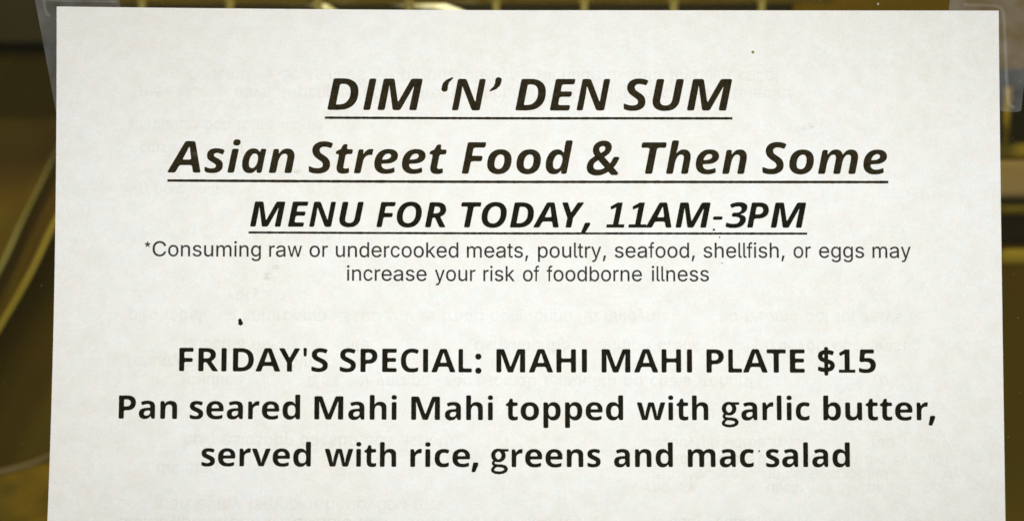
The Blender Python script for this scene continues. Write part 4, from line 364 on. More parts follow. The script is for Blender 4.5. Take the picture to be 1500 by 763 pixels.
  's': [[[149,-7,107,3,90,12,74,23,61,37,50,52,42,71,38,91,91,103,97,84,106,70,118,58,134,50,151,45,171,44,194,45,213,51,229,60,245,78,251,100,248,117,238,131,222,142,161,160,113,174,89,186,71,201,58,219,50,241,48,265,50,285,55,304,64,321,77,336,92,348,110,358,130,365,152,370,176,371,219,366,253,351,279,328,297,298,302,280,251,268,241,288,228,306,214,314,197,320,176,322,157,320,140,315,125,306,109,289,105,268,107,249,118,235,144,221,244,193,268,181,286,165,298,148,306,127,309,103,307,82,301,63,291,45,278,30,263,17,243,6,221,-2,197,-7]],[[146,-3,105,7,88,15,72,27,59,41,48,56,40,74,35,95,89,107,95,88,104,74,116,62,132,54,149,49,169,47,191,49,211,55,226,64,243,82,248,103,246,121,236,135,220,146,158,163,111,178,87,190,68,205,56,223,48,245,45,269,47,289,53,307,62,325,75,339,90,352,108,362,128,369,150,374,174,375,217,370,251,355,277,332,294,302,300,284,248,272,239,292,225,309,212,318,195,324,174,326,155,324,137,319,123,310,107,293,102,272,105,253,116,239,142,225,242,197,266,185,283,169,296,152,304,131,306,107,304,86,299,67,289,49,276,34,260,21,241,10,219,2,195,-3]],[[142,-3,101,7,83,15,68,27,55,41,44,56,35,74,31,95,84,107,91,88,100,74,112,62,127,54,145,49,164,47,187,49,206,55,222,64,238,82,244,103,241,121,231,135,215,146,154,163,106,178,82,190,64,205,51,223,44,245,41,269,43,289,48,307,57,325,70,339,85,352,103,362,124,369,146,374,170,375,213,370,247,355,272,332,290,302,295,284,244,272,235,292,221,309,207,318,191,324,170,326,150,324,133,319,118,310,102,293,98,272,101,253,112,239,137,225,237,197,261,185,279,169,292,152,299,131,302,107,300,86,294,67,284,49,271,34,256,21,237,10,215,2,191,-3]],[[140,-7,98,3,81,12,65,23,52,37,41,52,33,71,29,91,82,103,88,84,97,70,109,58,125,50,142,45,162,44,185,45,204,51,220,60,236,78,242,100,239,117,229,131,213,142,152,160,104,174,80,186,62,201,49,219,41,241,39,265,41,285,46,304,55,321,68,336,83,348,101,358,121,365,143,370,167,371,210,366,244,351,270,328,288,298,293,280,242,268,232,288,219,306,205,314,188,320,167,322,148,320,131,315,116,306,100,289,96,268,98,249,109,235,135,221,235,193,259,181,277,165,289,148,297,127,300,103,298,82,292,63,282,45,269,30,254,17,234,6,212,-2,188,-7]],[[142,-11,101,-1,83,8,68,19,55,33,44,48,35,67,31,87,84,100,91,80,100,66,112,54,127,46,145,42,164,40,187,42,206,47,222,56,238,74,244,96,241,113,231,128,215,138,154,156,106,170,82,182,64,197,51,216,44,237,41,261,43,281,48,300,57,317,70,332,85,344,103,354,124,362,146,366,170,367,213,363,247,347,272,324,290,294,295,276,244,264,235,284,221,302,207,310,191,316,170,318,150,316,133,311,118,303,102,285,98,264,101,246,112,231,137,218,237,189,261,177,279,161,292,144,299,123,302,100,300,78,294,59,284,42,271,26,256,14,237,2,215,-6,191,-11]],[[146,-11,105,-1,88,8,72,19,59,33,48,48,40,67,35,87,89,100,95,80,104,66,116,54,132,46,149,42,169,40,191,42,211,47,226,56,243,74,248,96,246,113,236,128,220,138,158,156,111,170,87,182,68,197,56,216,48,237,45,261,47,281,53,300,62,317,75,332,90,344,108,354,128,362,150,366,174,367,217,363,251,347,277,324,294,294,300,276,248,264,239,284,225,302,212,310,195,316,174,318,155,316,137,311,123,303,107,285,102,264,105,246,116,231,142,218,242,189,266,177,283,161,296,144,304,123,306,100,304,78,299,59,289,42,276,26,260,14,241,2,219,-6,195,-11]]],
  'u': [[[170,-5,148,-3,127,2,109,11,93,22,79,38,67,57,59,79,54,105,53,134,53,366,108,366,108,177,110,113,117,91,129,73,145,59,164,51,186,48,203,49,231,60,248,74,262,94,268,109,273,128,274,366,329,366,329,158,329,0,276,0,276,89,284,89,272,58,256,34,238,16,217,5,195,-3]],[[168,-1,146,1,125,6,107,15,90,26,77,42,65,61,57,83,51,109,50,138,50,370,106,370,106,181,108,117,115,95,127,76,142,63,161,55,184,52,201,53,229,64,246,78,260,98,266,113,271,132,271,370,327,370,327,161,327,4,273,4,273,93,281,93,270,62,254,38,236,20,215,9,192,1]],[[163,-1,141,1,121,6,102,15,86,26,72,42,61,61,52,83,47,109,46,138,46,370,101,370,101,181,103,117,111,95,122,76,138,63,157,55,180,52,196,53,224,64,242,78,255,98,262,113,266,132,267,370,322,370,322,161,322,4,269,4,269,93,277,93,265,62,250,38,232,20,211,9,188,1]],[[161,-5,139,-3,118,2,100,11,84,22,70,38,58,57,50,79,45,105,44,134,44,366,99,366,99,177,101,113,108,91,120,73,136,59,155,51,177,48,194,49,222,60,239,74,253,94,259,109,264,128,265,366,320,366,320,158,320,0,267,0,267,89,275,89,263,58,247,34,229,16,208,5,186,-3]],[[163,-9,141,-7,121,-2,102,7,86,18,72,34,61,53,52,75,47,101,46,130,46,363,101,363,101,173,103,109,111,87,122,69,138,55,157,47,180,44,196,45,224,56,242,71,255,90,262,105,266,124,267,363,322,363,322,154,322,-4,269,-4,269,85,277,85,265,54,250,30,232,13,211,1,188,-7]],[[168,-9,146,-7,125,-2,107,7,90,18,77,34,65,53,57,75,51,101,50,130,50,363,106,363,106,173,108,109,115,87,127,69,142,55,161,47,184,44,201,45,229,56,246,71,260,90,266,105,271,124,271,363,327,363,327,154,327,-4,273,-4,273,85,281,85,270,54,254,30,236,13,215,1,192,-7]]],
  'm': [[[53,0,53,52,53,366,107,366,107,285,103,285,116,320,125,335,143,351,162,364,183,371,205,373,229,370,250,363,267,349,282,331,292,309,298,285,290,285,296,302,313,332,338,354,369,368,405,373,424,372,442,367,460,360,475,349,489,335,500,317,508,297,513,274,515,0,459,0,459,246,456,270,449,288,438,303,422,312,406,318,388,319,366,317,347,309,332,297,320,280,314,261,311,239,311,0,255,0,255,251,254,271,247,287,236,301,222,311,206,317,187,319,167,317,149,309,133,297,120,279,113,265,110,248,109,0]],[[51,4,51,56,51,370,105,370,105,289,101,289,114,324,123,338,141,355,160,367,181,375,203,377,227,374,248,366,265,353,280,335,290,313,296,289,288,289,293,306,311,336,336,358,367,372,402,377,422,376,440,371,457,364,473,353,487,338,498,321,506,301,510,278,512,4,456,4,456,249,454,274,446,292,435,307,420,316,403,322,386,323,364,321,345,313,330,301,318,284,312,265,309,243,309,4,253,4,253,255,251,275,245,291,234,305,220,315,204,321,184,323,165,321,147,313,130,301,118,283,111,269,108,252,107,4]],[[46,4,46,56,46,370,100,370,100,289,97,289,109,324,119,338,136,355,155,367,176,375,198,377,222,374,243,366,261,353,275,335,285,313,292,289,283,289,289,306,306,336,331,358,362,372,398,377,417,376,435,371,453,364,468,353,482,338,493,321,501,301,506,278,508,4,452,4,452,249,449,274,442,292,431,307,415,316,399,322,381,323,359,321,340,313,326,301,314,284,307,265,305,243,305,4,249,4,249,255,247,275,240,291,229,305,216,315,199,321,180,323,161,321,142,313,126,301,113,283,107,269,103,252,102,4]],[[44,0,44,52,44,366,98,366,98,285,94,285,107,320,116,335,134,351,153,364,174,371,196,373,220,370,241,363,258,349,273,331,283,309,289,285,281,285,287,302,304,332,329,354,360,368,396,373,415,372,433,367,451,360,466,349,480,335,491,317,499,297,504,274,506,0,450,0,450,246,447,270,440,288,429,303,413,312,397,318,379,319,357,317,338,309,323,297,311,280,305,261,302,239,302,0,246,0,246,251,245,271,238,287,227,301,213,311,197,317,178,319,158,317,140,309,124,297,111,279,104,265,101,248,100,0]],[[46,-4,46,48,46,363,100,363,100,281,97,281,109,316,119,331,136,347,155,360,176,367,198,369,222,366,243,359,261,345,275,327,285,306,292,281,283,281,289,298,306,328,331,350,362,364,398,369,417,368,435,364,453,356,468,345,482,331,493,313,501,293,506,270,508,-4,452,-4,452,242,449,266,442,284,431,299,415,308,399,314,381,315,359,313,340,306,326,293,314,276,307,257,305,235,305,-4,249,-4,249,247,247,267,240,283,229,297,216,307,199,313,180,315,161,313,142,306,126,293,113,276,107,261,103,245,102,-4]],[[51,-4,51,48,51,363,105,363,105,281,101,281,114,316,123,331,141,347,160,360,181,367,203,369,227,366,248,359,265,345,280,327,290,306,296,281,288,281,293,298,311,328,336,350,367,364,402,369,422,368,440,364,457,356,473,345,487,331,498,313,506,293,510,270,512,-4,456,-4,456,242,454,266,446,284,435,299,420,308,403,314,386,315,364,313,345,306,330,293,318,276,312,257,309,235,309,-4,253,-4,253,247,251,267,245,283,234,297,220,307,204,313,184,315,165,313,147,306,130,293,118,276,111,261,108,245,107,-4]]],
  'i': [[[52,0,52,52,52,366,106,366,106,0],[79,428,64,431,53,440,44,452,41,467,44,482,53,495,64,504,79,507,94,504,106,495,114,482,117,467,114,452,106,440,94,431]],[[50,4,50,56,50,370,104,370,104,4],[77,432,62,435,50,444,42,456,39,471,42,486,50,499,62,508,77,511,91,508,104,499,112,486,115,471,112,456,104,444,91,435]],[[45,4,45,56,45,370,99,370,99,4],[73,432,58,435,46,444,37,456,34,471,37,486,46,499,58,508,73,511,87,508,99,499,107,486,110,471,107,456,99,444,87,435]],[[43,0,43,52,43,366,97,366,97,0],[70,428,55,431,44,440,35,452,32,467,35,482,44,495,55,504,70,507,85,504,97,495,105,482,108,467,105,452,97,440,85,431]],[[45,-4,45,48,45,363,99,363,99,-4],[73,424,58,427,46,436,37,449,34,463,37,479,46,491,58,500,73,503,87,500,99,491,107,479,110,463,107,449,99,436,87,427]],[[50,-4,50,48,50,363,104,363,104,-4],[77,424,62,427,50,436,42,449,39,463,42,479,50,491,62,500,77,503,91,500,104,491,112,479,115,463,112,449,104,436,91,427]]],
  'g': [[[162,-144,122,-135,90,-118,66,-94,49,-67,78,-48,93,-40,101,-51,124,-75,153,-90,186,-94,212,-92,234,-84,252,-73,266,-56,275,-33,277,-6,277,43,277,66,276,66,273,66,266,54,243,27,226,15,212,10,176,5,149,7,126,14,104,26,83,42,67,63,53,87,45,108,39,131,34,185,39,238,53,283,67,309,83,331,103,349,126,362,150,369,176,371,212,366,227,361,244,348,267,320,275,308,279,308,279,366,331,366,331,206,331,-9,329,-39,323,-65,312,-87,298,-105,280,-120,260,-131,237,-139,212,-144],[184,57,204,59,220,64,236,73,248,84,259,100,268,117,274,137,278,187,274,234,268,255,260,274,249,289,236,302,221,311,204,317,184,319,164,317,148,311,132,302,119,288,108,273,100,253,94,233,89,187,94,139,100,119,108,101,119,85,132,73,148,64,165,59]],[[160,-140,120,-131,87,-114,64,-90,47,-63,76,-44,91,-36,99,-47,122,-72,151,-86,184,-90,209,-88,231,-80,250,-69,264,-52,273,-29,275,-2,275,46,275,70,273,70,271,70,264,58,241,31,223,19,209,14,173,9,147,11,123,17,101,30,81,45,65,67,51,91,43,112,36,135,32,189,36,242,51,287,65,313,81,335,101,353,123,366,148,373,174,375,210,370,224,365,242,352,265,324,273,312,277,312,277,370,329,370,329,210,329,-5,327,-35,321,-61,309,-83,295,-101,278,-116,258,-128,235,-135,210,-140],[182,61,201,63,218,68,234,76,246,88,257,103,265,121,272,141,276,191,272,238,265,259,258,278,247,293,234,306,219,315,201,321,182,323,162,321,145,315,129,306,116,292,106,277,98,257,92,237,86,191,92,143,98,123,106,104,117,89,129,77,145,68,163,63]],[[156,-140,115,-131,83,-114,59,-90,43,-63,71,-44,86,-36,94,-47,117,-72,146,-86,179,-90,205,-88,227,-80,245,-69,259,-52,268,-29,271,-2,271,46,271,70,269,70,266,70,259,58,236,31,219,19,205,14,169,9,143,11,119,17,97,30,77,45,60,67,46,91,38,112,32,135,28,189,32,242,46,287,60,313,77,335,96,353,119,366,143,373,170,375,206,370,220,365,237,352,260,324,268,312,272,312,272,370,324,370,324,210,324,-5,322,-35,316,-61,305,-83,291,-101,273,-116,253,-128,230,-135,206,-140],[178,61,197,63,214,68,229,76,242,88,252,103,261,121,267,141,272,191,267,238,261,259,253,278,243,293,229,306,214,315,197,321,178,323,157,321,141,315,125,306,112,292,101,277,93,257,87,237,82,191,87,143,93,123,101,104,113,89,125,77,141,68,158,63]],[[153,-144,113,-135,81,-118,57,-94,40,-67,69,-48,84,-40,92,-51,115,-75,144,-90,177,-94,203,-92,225,-84,243,-73,257,-56,266,-33,268,-6,268,43,268,66,267,66,264,66,257,54,234,27,217,15,203,10,167,5,140,7,117,14,95,26,74,42,58,63,44,87,36,108,30,131,25,185,30,238,44,283,58,309,74,331,94,349,117,362,141,369,167,371,203,366,218,361,235,348,258,320,266,308,270,308,270,366,322,366,322,206,322,-9,320,-39,314,-65,303,-87,289,-105,271,-120,251,-131,228,-139,203,-144],[175,57,195,59,211,64,227,73,239,84,250,100,259,117,265,137,269,187,265,234,259,255,251,274,240,289,227,302,212,311,195,317,175,319,155,317,139,311,123,302,110,288,99,273,91,253,85,233,80,187,85,139,91,119,99,101,110,85,123,73,139,64,156,59]],[[156,-148,115,-139,83,-122,59,-98,43,-71,71,-52,86,-44,94,-55,117,-79,146,-94,179,-98,205,-96,227,-88,245,-76,259,-60,268,-37,271,-10,271,39,271,62,269,62,266,62,259,50,236,23,219,12,205,6,169,1,143,3,119,10,97,22,77,38,60,59,46,83,38,104,32,128,28,181,32,234,46,279,60,306,77,327,96,345,119,358,143,365,170,367,206,363,220,357,237,344,260,316,268,305,272,305,272,363,324,363,324,202,324,-13,322,-43,316,-69,305,-91,291,-109,273,-124,253,-135,230,-143,206,-148],[178,53,197,55,214,60,229,69,242,80,252,96,261,113,267,133,272,183,267,230,261,251,253,270,243,285,229,298,214,307,197,313,178,315,157,313,141,307,125,298,112,284,101,269,93,249,87,229,82,183,87,135,93,115,101,97,113,81,125,70,141,60,158,55]],[[160,-148,120,-139,87,-122,64,-98,47,-71,76,-52,91,-44,99,-55,122,-79,151,-94,184,-98,209,-96,231,-88,250,-76,264,-60,273,-37,275,-10,275,39,275,62,273,62,271,62,264,50,241,23,223,12,209,6,173,1,147,3,123,10,101,22,81,38,65,59,51,83,43,104,36,128,32,181,36,234,51,279,65,306,81,327,101,345,123,358,148,365,174,367,210,363,224,357,242,344,265,316,273,305,277,305,277,363,329,363,329,202,329,-13,327,-43,321,-69,309,-91,295,-109,278,-124,258,-135,235,-143,210,-148],[182,53,201,55,218,60,234,69,246,80,257,96,265,113,272,133,276,183,272,230,265,251,258,270,247,285,234,298,219,307,201,313,182,315,162,313,145,307,129,298,116,284,106,269,98,249,92,229,86,183,92,135,98,115,106,97,117,81,129,70,145,60,163,55]]],
  'r': [[[50,0,50,52,50,366,101,366,101,310,104,310,111,328,123,342,136,355,152,365,169,370,214,371,214,311,193,314,161,312,142,305,125,291,113,275,105,253,103,229,103,0]],[[48,4,48,56,48,370,99,370,99,314,101,314,109,332,120,346,133,359,150,368,167,374,212,375,212,315,191,318,159,316,139,308,123,295,111,278,103,257,101,233,101,4]],[[43,4,43,56,43,370,94,370,94,314,97,314,105,332,116,346,129,359,145,368,162,374,207,375,207,315,187,318,155,316,135,308,118,295,106,278,99,257,96,233,96,4]],[[41,0,41,52,41,366,92,366,92,310,95,310,102,328,114,342,127,355,143,365,160,370,205,371,205,311,184,314,152,312,133,305,116,291,104,275,96,253,94,229,94,0]],[[43,-4,43,48,43,363,94,363,94,306,97,306,105,324,116,338,129,351,145,361,162,366,207,367,207,307,187,310,155,308,135,301,118,287,106,271,99,249,96,225,96,-4]],[[48,-4,48,48,48,363,99,363,99,306,101,306,109,324,120,338,133,351,150,361,167,366,212,367,212,307,191,310,159,308,139,301,123,287,111,271,103,249,101,225,101,-4]]],
  'a': [[[136,-7,115,-3,95,5,77,15,62,28,51,44,41,61,35,81,33,104,35,124,39,141,46,156,60,173,79,187,93,193,124,204,229,219,259,227,266,235,269,247,266,270,260,287,250,301,235,311,215,318,192,320,168,318,147,311,131,303,118,291,100,265,44,281,53,303,66,320,80,335,114,356,151,367,190,371,234,366,264,357,292,338,313,309,321,291,326,269,328,0,270,0,270,50,265,50,246,24,231,12,211,1,178,-7],[189,45,207,49,223,57,242,72,257,90,265,111,269,133,269,167,269,184,263,180,212,167,152,159,133,154,117,145,103,134,96,120,93,102,95,84,102,70,114,59,129,50,147,45]],[[134,-3,113,1,92,9,75,18,60,32,48,47,39,65,33,85,31,108,33,128,37,145,43,160,58,177,77,191,90,197,122,208,227,223,256,231,264,239,267,250,264,274,258,291,248,305,232,315,213,322,190,324,166,322,145,315,129,307,115,295,98,269,42,285,51,307,64,324,78,338,112,360,149,371,188,375,231,370,262,361,290,342,311,313,319,295,323,273,325,4,268,4,268,54,263,54,244,28,229,15,208,5,176,-3],[186,49,205,53,221,61,240,75,254,94,263,115,267,137,267,171,267,188,261,184,209,171,150,162,131,158,114,149,101,138,93,124,90,105,92,88,100,74,112,63,127,54,145,49]],[[129,-3,108,1,88,9,71,18,55,32,44,47,34,65,28,85,27,108,28,128,32,145,39,160,53,177,73,191,86,197,118,208,222,223,252,231,259,239,262,250,259,274,254,291,243,305,228,315,209,322,186,324,162,322,141,315,124,307,111,295,94,269,37,285,47,307,59,324,73,338,107,360,144,371,184,375,227,370,258,361,285,342,306,313,314,295,319,273,321,4,263,4,263,54,259,54,239,28,224,15,204,5,171,-3],[182,49,200,53,216,61,236,75,250,94,259,115,262,137,262,171,262,188,257,184,205,171,145,162,126,158,110,149,96,138,89,124,86,105,88,88,96,74,107,63,122,54,141,49]],[[127,-7,106,-3,86,5,68,15,53,28,42,44,32,61,26,81,24,104,26,124,30,141,37,156,51,173,70,187,84,193,115,204,220,219,250,227,257,235,260,247,257,270,251,287,241,301,226,311,206,318,183,320,159,318,138,311,122,303,109,291,91,265,35,281,44,303,57,320,71,335,105,356,142,367,181,371,225,366,255,357,283,338,304,309,312,291,317,269,319,0,261,0,261,50,256,50,237,24,222,12,202,1,169,-7],[180,45,198,49,214,57,233,72,248,90,256,111,260,133,260,167,260,184,254,180,203,167,143,159,124,154,108,145,94,134,87,120,84,102,86,84,93,70,105,59,120,50,138,45]],[[129,-11,108,-7,88,1,71,11,55,24,44,40,34,57,28,77,27,101,28,120,32,137,39,152,53,169,73,183,86,189,118,200,222,216,252,223,259,231,262,243,259,266,254,283,243,297,228,307,209,314,186,316,162,314,141,307,124,299,111,287,94,261,37,277,47,299,59,316,73,331,107,352,144,364,184,367,227,363,258,353,285,335,306,306,314,287,319,265,321,-4,263,-4,263,46,259,46,239,20,224,8,204,-3,171,-11],[182,42,200,45,216,53,236,68,250,86,259,107,262,130,262,163,262,180,257,176,205,163,145,155,126,150,110,141,96,130,89,116,86,98,88,80,96,66,107,55,122,46,141,42]],[[134,-11,113,-7,92,1,75,11,60,24,48,40,39,57,33,77,31,101,33,120,37,137,43,152,58,169,77,183,90,189,122,200,227,216,256,223,264,231,267,243,264,266,258,283,248,297,232,307,213,314,190,316,166,314,145,307,129,299,115,287,98,261,42,277,51,299,64,316,78,331,112,352,149,364,188,367,231,363,262,353,290,335,311,306,319,287,323,265,325,-4,268,-4,268,46,263,46,244,20,229,8,208,-3,176,-11],[186,42,205,45,221,53,240,68,254,86,263,107,267,130,267,163,267,180,261,176,209,163,150,155,131,150,114,141,101,130,93,116,90,98,92,80,100,66,112,55,127,46,145,42]]],
  'w': [[[122,0,108,52,24,366,79,366,142,103,154,40,145,40,168,158,220,366,274,366,331,131,348,40,338,40,357,131,414,366,470,366,371,0,319,0,268,200,241,327,253,327,174,0]],[[120,4,106,56,22,370,77,370,140,107,152,44,143,44,166,161,217,370,272,370,329,135,346,44,336,44,355,134,412,370,468,370,369,4,317,4,266,204,239,331,251,331,172,4]],[[116,4,101,56,17,370,72,370,135,107,147,44,139,44,162,161,213,370,268,370,324,135,341,44,332,44,350,134,408,370,463,370,364,4,312,4,262,204,234,331,246,331,168,4]],[[113,0,99,52,15,366,70,366,133,103,145,40,136,40,159,158,211,366,265,366,322,131,339,40,329,40,348,131,405,366,461,366,362,0,310,0,259,200,232,327,244,327,165,0]],[[116,-4,101,48,17,363,72,363,135,100,147,36,139,36,162,154,213,363,268,363,324,128,341,36,332,36,350,127,408,363,463,363,364,-4,312,-4,262,196,234,323,246,323,168,-4]],[[120,-4,106,48,22,363,77,363,140,100,152,36,143,36,166,154,217,363,272,363,329,128,346,36,336,36,355,127,412,363,468,363,369,-4,317,-4,266,196,239,323,251,323,172,-4]]],
  'd': [[[176,-8,150,-6,125,3,102,15,83,33,66,55,53,81,45,104,35,155,35,211,45,261,53,283,66,309,83,331,103,349,125,362,150,369,177,371,213,366,227,361,244,348,257,335,274,308,278,308,278,492,332,492,332,0,280,0,280,57,275,57,267,44,244,16,226,4,212,-3],[185,45,203,47,221,53,236,63,249,75,260,92,267,111,274,133,279,183,274,233,268,254,260,273,249,289,236,302,221,311,204,317,185,319,165,317,147,311,132,301,119,288,108,272,99,252,94,231,89,183,94,134,100,113,108,94,119,77,132,64,147,53,165,47]],[[174,-4,147,-2,123,7,100,19,81,37,64,59,51,85,43,108,33,159,33,215,43,265,51,287,64,313,81,335,101,353,123,366,147,373,175,375,211,370,225,365,241,352,255,338,271,312,276,312,276,496,329,496,329,4,278,4,278,61,272,61,264,48,241,20,224,8,210,1],[183,49,201,51,219,57,234,67,247,79,257,96,265,115,271,137,277,187,271,237,266,258,257,277,247,293,234,306,219,315,202,321,183,323,162,321,145,315,130,305,117,292,106,276,97,256,92,235,87,187,92,138,98,117,106,98,117,81,130,68,145,57,162,51]],[[169,-4,143,-2,118,7,95,19,76,37,59,59,46,85,38,108,29,159,29,215,38,265,46,287,59,313,76,335,96,353,118,366,143,373,170,375,206,370,220,365,237,352,250,338,267,312,271,312,271,496,325,496,325,4,273,4,273,61,268,61,260,48,237,20,219,8,205,1],[178,49,197,51,214,57,229,67,242,79,253,96,261,115,267,137,272,187,267,237,262,258,253,277,242,293,229,306,214,315,197,321,178,323,158,321,140,315,125,305,112,292,102,276,93,256,87,235,82,187,87,138,94,117,102,98,112,81,125,68,140,57,158,51]],[[167,-8,141,-6,116,3,93,15,74,33,57,55,44,81,36,104,26,155,26,211,36,261,44,283,57,309,74,331,94,349,116,362,141,369,168,371,204,366,218,361,235,348,248,335,265,308,269,308,269,492,323,492,323,0,271,0,271,57,266,57,258,44,235,16,217,4,203,-3],[176,45,194,47,212,53,227,63,240,75,251,92,258,111,265,133,270,183,265,233,259,254,251,273,240,289,227,302,212,311,195,317,176,319,156,317,138,311,123,301,110,288,99,272,90,252,85,231,80,183,85,134,91,113,99,94,110,77,123,64,138,53,156,47]],[[169,-12,143,-10,118,-1,95,12,76,29,59,51,46,77,38,101,29,151,29,207,38,257,46,279,59,306,76,327,96,345,118,358,143,365,170,367,206,363,220,357,237,344,250,331,267,305,271,305,271,488,325,488,325,-4,273,-4,273,53,268,53,260,41,237,13,219,0,205,-7],[178,42,197,43,214,49,229,59,242,72,253,88,261,107,267,130,272,179,267,229,262,250,253,269,242,285,229,298,214,307,197,313,178,315,158,313,140,307,125,297,112,284,102,268,93,248,87,227,82,179,87,130,94,109,102,90,112,73,125,60,140,49,158,43]],[[174,-12,147,-10,123,-1,100,12,81,29,64,51,51,77,43,101,33,151,33,207,43,257,51,279,64,306,81,327,101,345,123,358,147,365,175,367,211,363,225,357,241,344,255,331,271,305,276,305,276,488,329,488,329,-4,278,-4,278,53,272,53,264,41,241,13,224,0,210,-7],[183,42,201,43,219,49,234,59,247,72,257,88,265,107,271,130,277,179,271,229,266,250,257,269,247,285,234,298,219,307,202,313,183,315,162,313,145,307,130,297,117,284,106,268,97,248,92,227,87,179,92,130,98,109,106,90,117,73,130,60,145,49,162,43]]],
  'e': [[[200,-8,168,-5,138,3,113,15,89,34,71,56,56,82,47,104,37,154,37,208,47,258,55,280,70,306,89,329,111,347,136,361,163,369,194,371,213,370,250,362,284,343,299,330,313,313,325,295,334,273,341,248,346,219,347,176,347,163,308,163,74,163,74,214,317,214,291,195,285,240,280,260,270,277,260,291,247,304,232,312,214,317,194,319,173,317,156,312,139,303,125,291,114,277,99,243,93,204,95,146,99,123,106,102,116,85,129,71,144,59,161,51,180,46,200,44,221,46,239,51,255,59,268,71,279,85,287,102,341,88,335,70,326,53,300,25,266,4,223,-7]],[[198,-4,166,-1,136,7,110,19,87,38,69,60,54,86,45,108,35,158,35,212,45,262,53,284,68,310,86,333,108,351,133,365,161,373,191,375,211,374,248,366,282,347,297,334,311,317,323,299,332,277,339,251,344,223,345,180,345,167,306,167,71,167,71,218,314,218,288,199,283,244,277,264,268,280,258,295,245,307,229,316,212,321,191,323,171,321,154,316,137,307,123,295,112,280,96,247,91,208,93,150,96,127,104,106,114,89,127,74,142,63,158,55,178,50,198,48,218,50,237,55,252,63,265,74,276,89,285,105,339,92,333,74,323,57,298,29,263,8,221,-3]],[[193,-4,161,-1,132,7,106,19,83,38,64,60,49,86,40,108,30,158,30,212,40,262,49,284,63,310,82,333,104,351,129,365,157,373,187,375,206,374,243,366,277,347,292,334,306,317,318,299,327,277,335,251,339,223,340,180,340,167,301,167,67,167,67,218,310,218,284,199,278,244,273,264,264,280,253,295,241,307,225,316,207,321,187,323,167,321,149,316,133,307,119,295,108,280,92,247,86,208,88,150,92,127,99,106,109,89,122,74,137,63,154,55,173,50,193,48,214,50,232,55,248,63,261,74,272,89,280,105,335,92,328,74,319,57,293,29,259,8,217,-3]],[[191,-8,159,-5,129,3,104,15,80,34,62,56,47,82,38,104,28,154,28,208,38,258,46,280,61,306,80,329,102,347,127,361,154,369,185,371,204,370,241,362,275,343,290,330,304,313,316,295,325,273,332,248,337,219,338,176,338,163,299,163,65,163,65,214,308,214,282,195,276,240,271,260,261,277,251,291,238,304,223,312,205,317,185,319,164,317,147,312,130,303,116,291,105,277,90,243,84,204,86,146,90,123,97,102,107,85,120,71,135,59,152,51,171,46,191,44,212,46,230,51,246,59,259,71,270,85,278,102,332,88,326,70,317,53,291,25,257,4,214,-7]],[[193,-12,161,-9,132,-1,106,12,83,30,64,52,49,78,40,101,30,150,30,204,40,254,49,276,63,303,82,325,104,343,129,357,157,365,187,367,206,366,243,358,277,339,292,326,306,309,318,291,327,269,335,244,339,216,340,172,340,160,301,160,67,160,67,210,310,210,284,191,278,236,273,256,264,273,253,287,241,300,225,308,207,313,187,315,167,313,149,308,133,299,119,287,108,273,92,239,86,200,88,142,92,119,99,99,109,81,122,67,137,55,154,47,173,43,193,41,214,43,232,47,248,55,261,67,272,81,280,98,335,84,328,66,319,49,293,21,259,0,217,-11]],[[198,-12,166,-9,136,-1,110,12,87,30,69,52,54,78,45,101,35,150,35,204,45,254,53,276,68,303,86,325,108,343,133,357,161,365,191,367,211,366,248,358,282,339,297,326,311,309,323,291,332,269,339,244,344,216,345,172,345,160,306,160,71,160,71,210,314,210,288,191,283,236,277,256,268,273,258,287,245,300,229,308,212,313,191,315,171,313,154,308,137,299,123,287,112,273,96,239,91,200,93,142,96,119,104,99,114,81,127,67,142,55,158,47,178,43,198,41,218,43,237,47,252,55,265,67,276,81,285,98,339,84,333,66,323,49,298,21,263,0,221,-11]]],
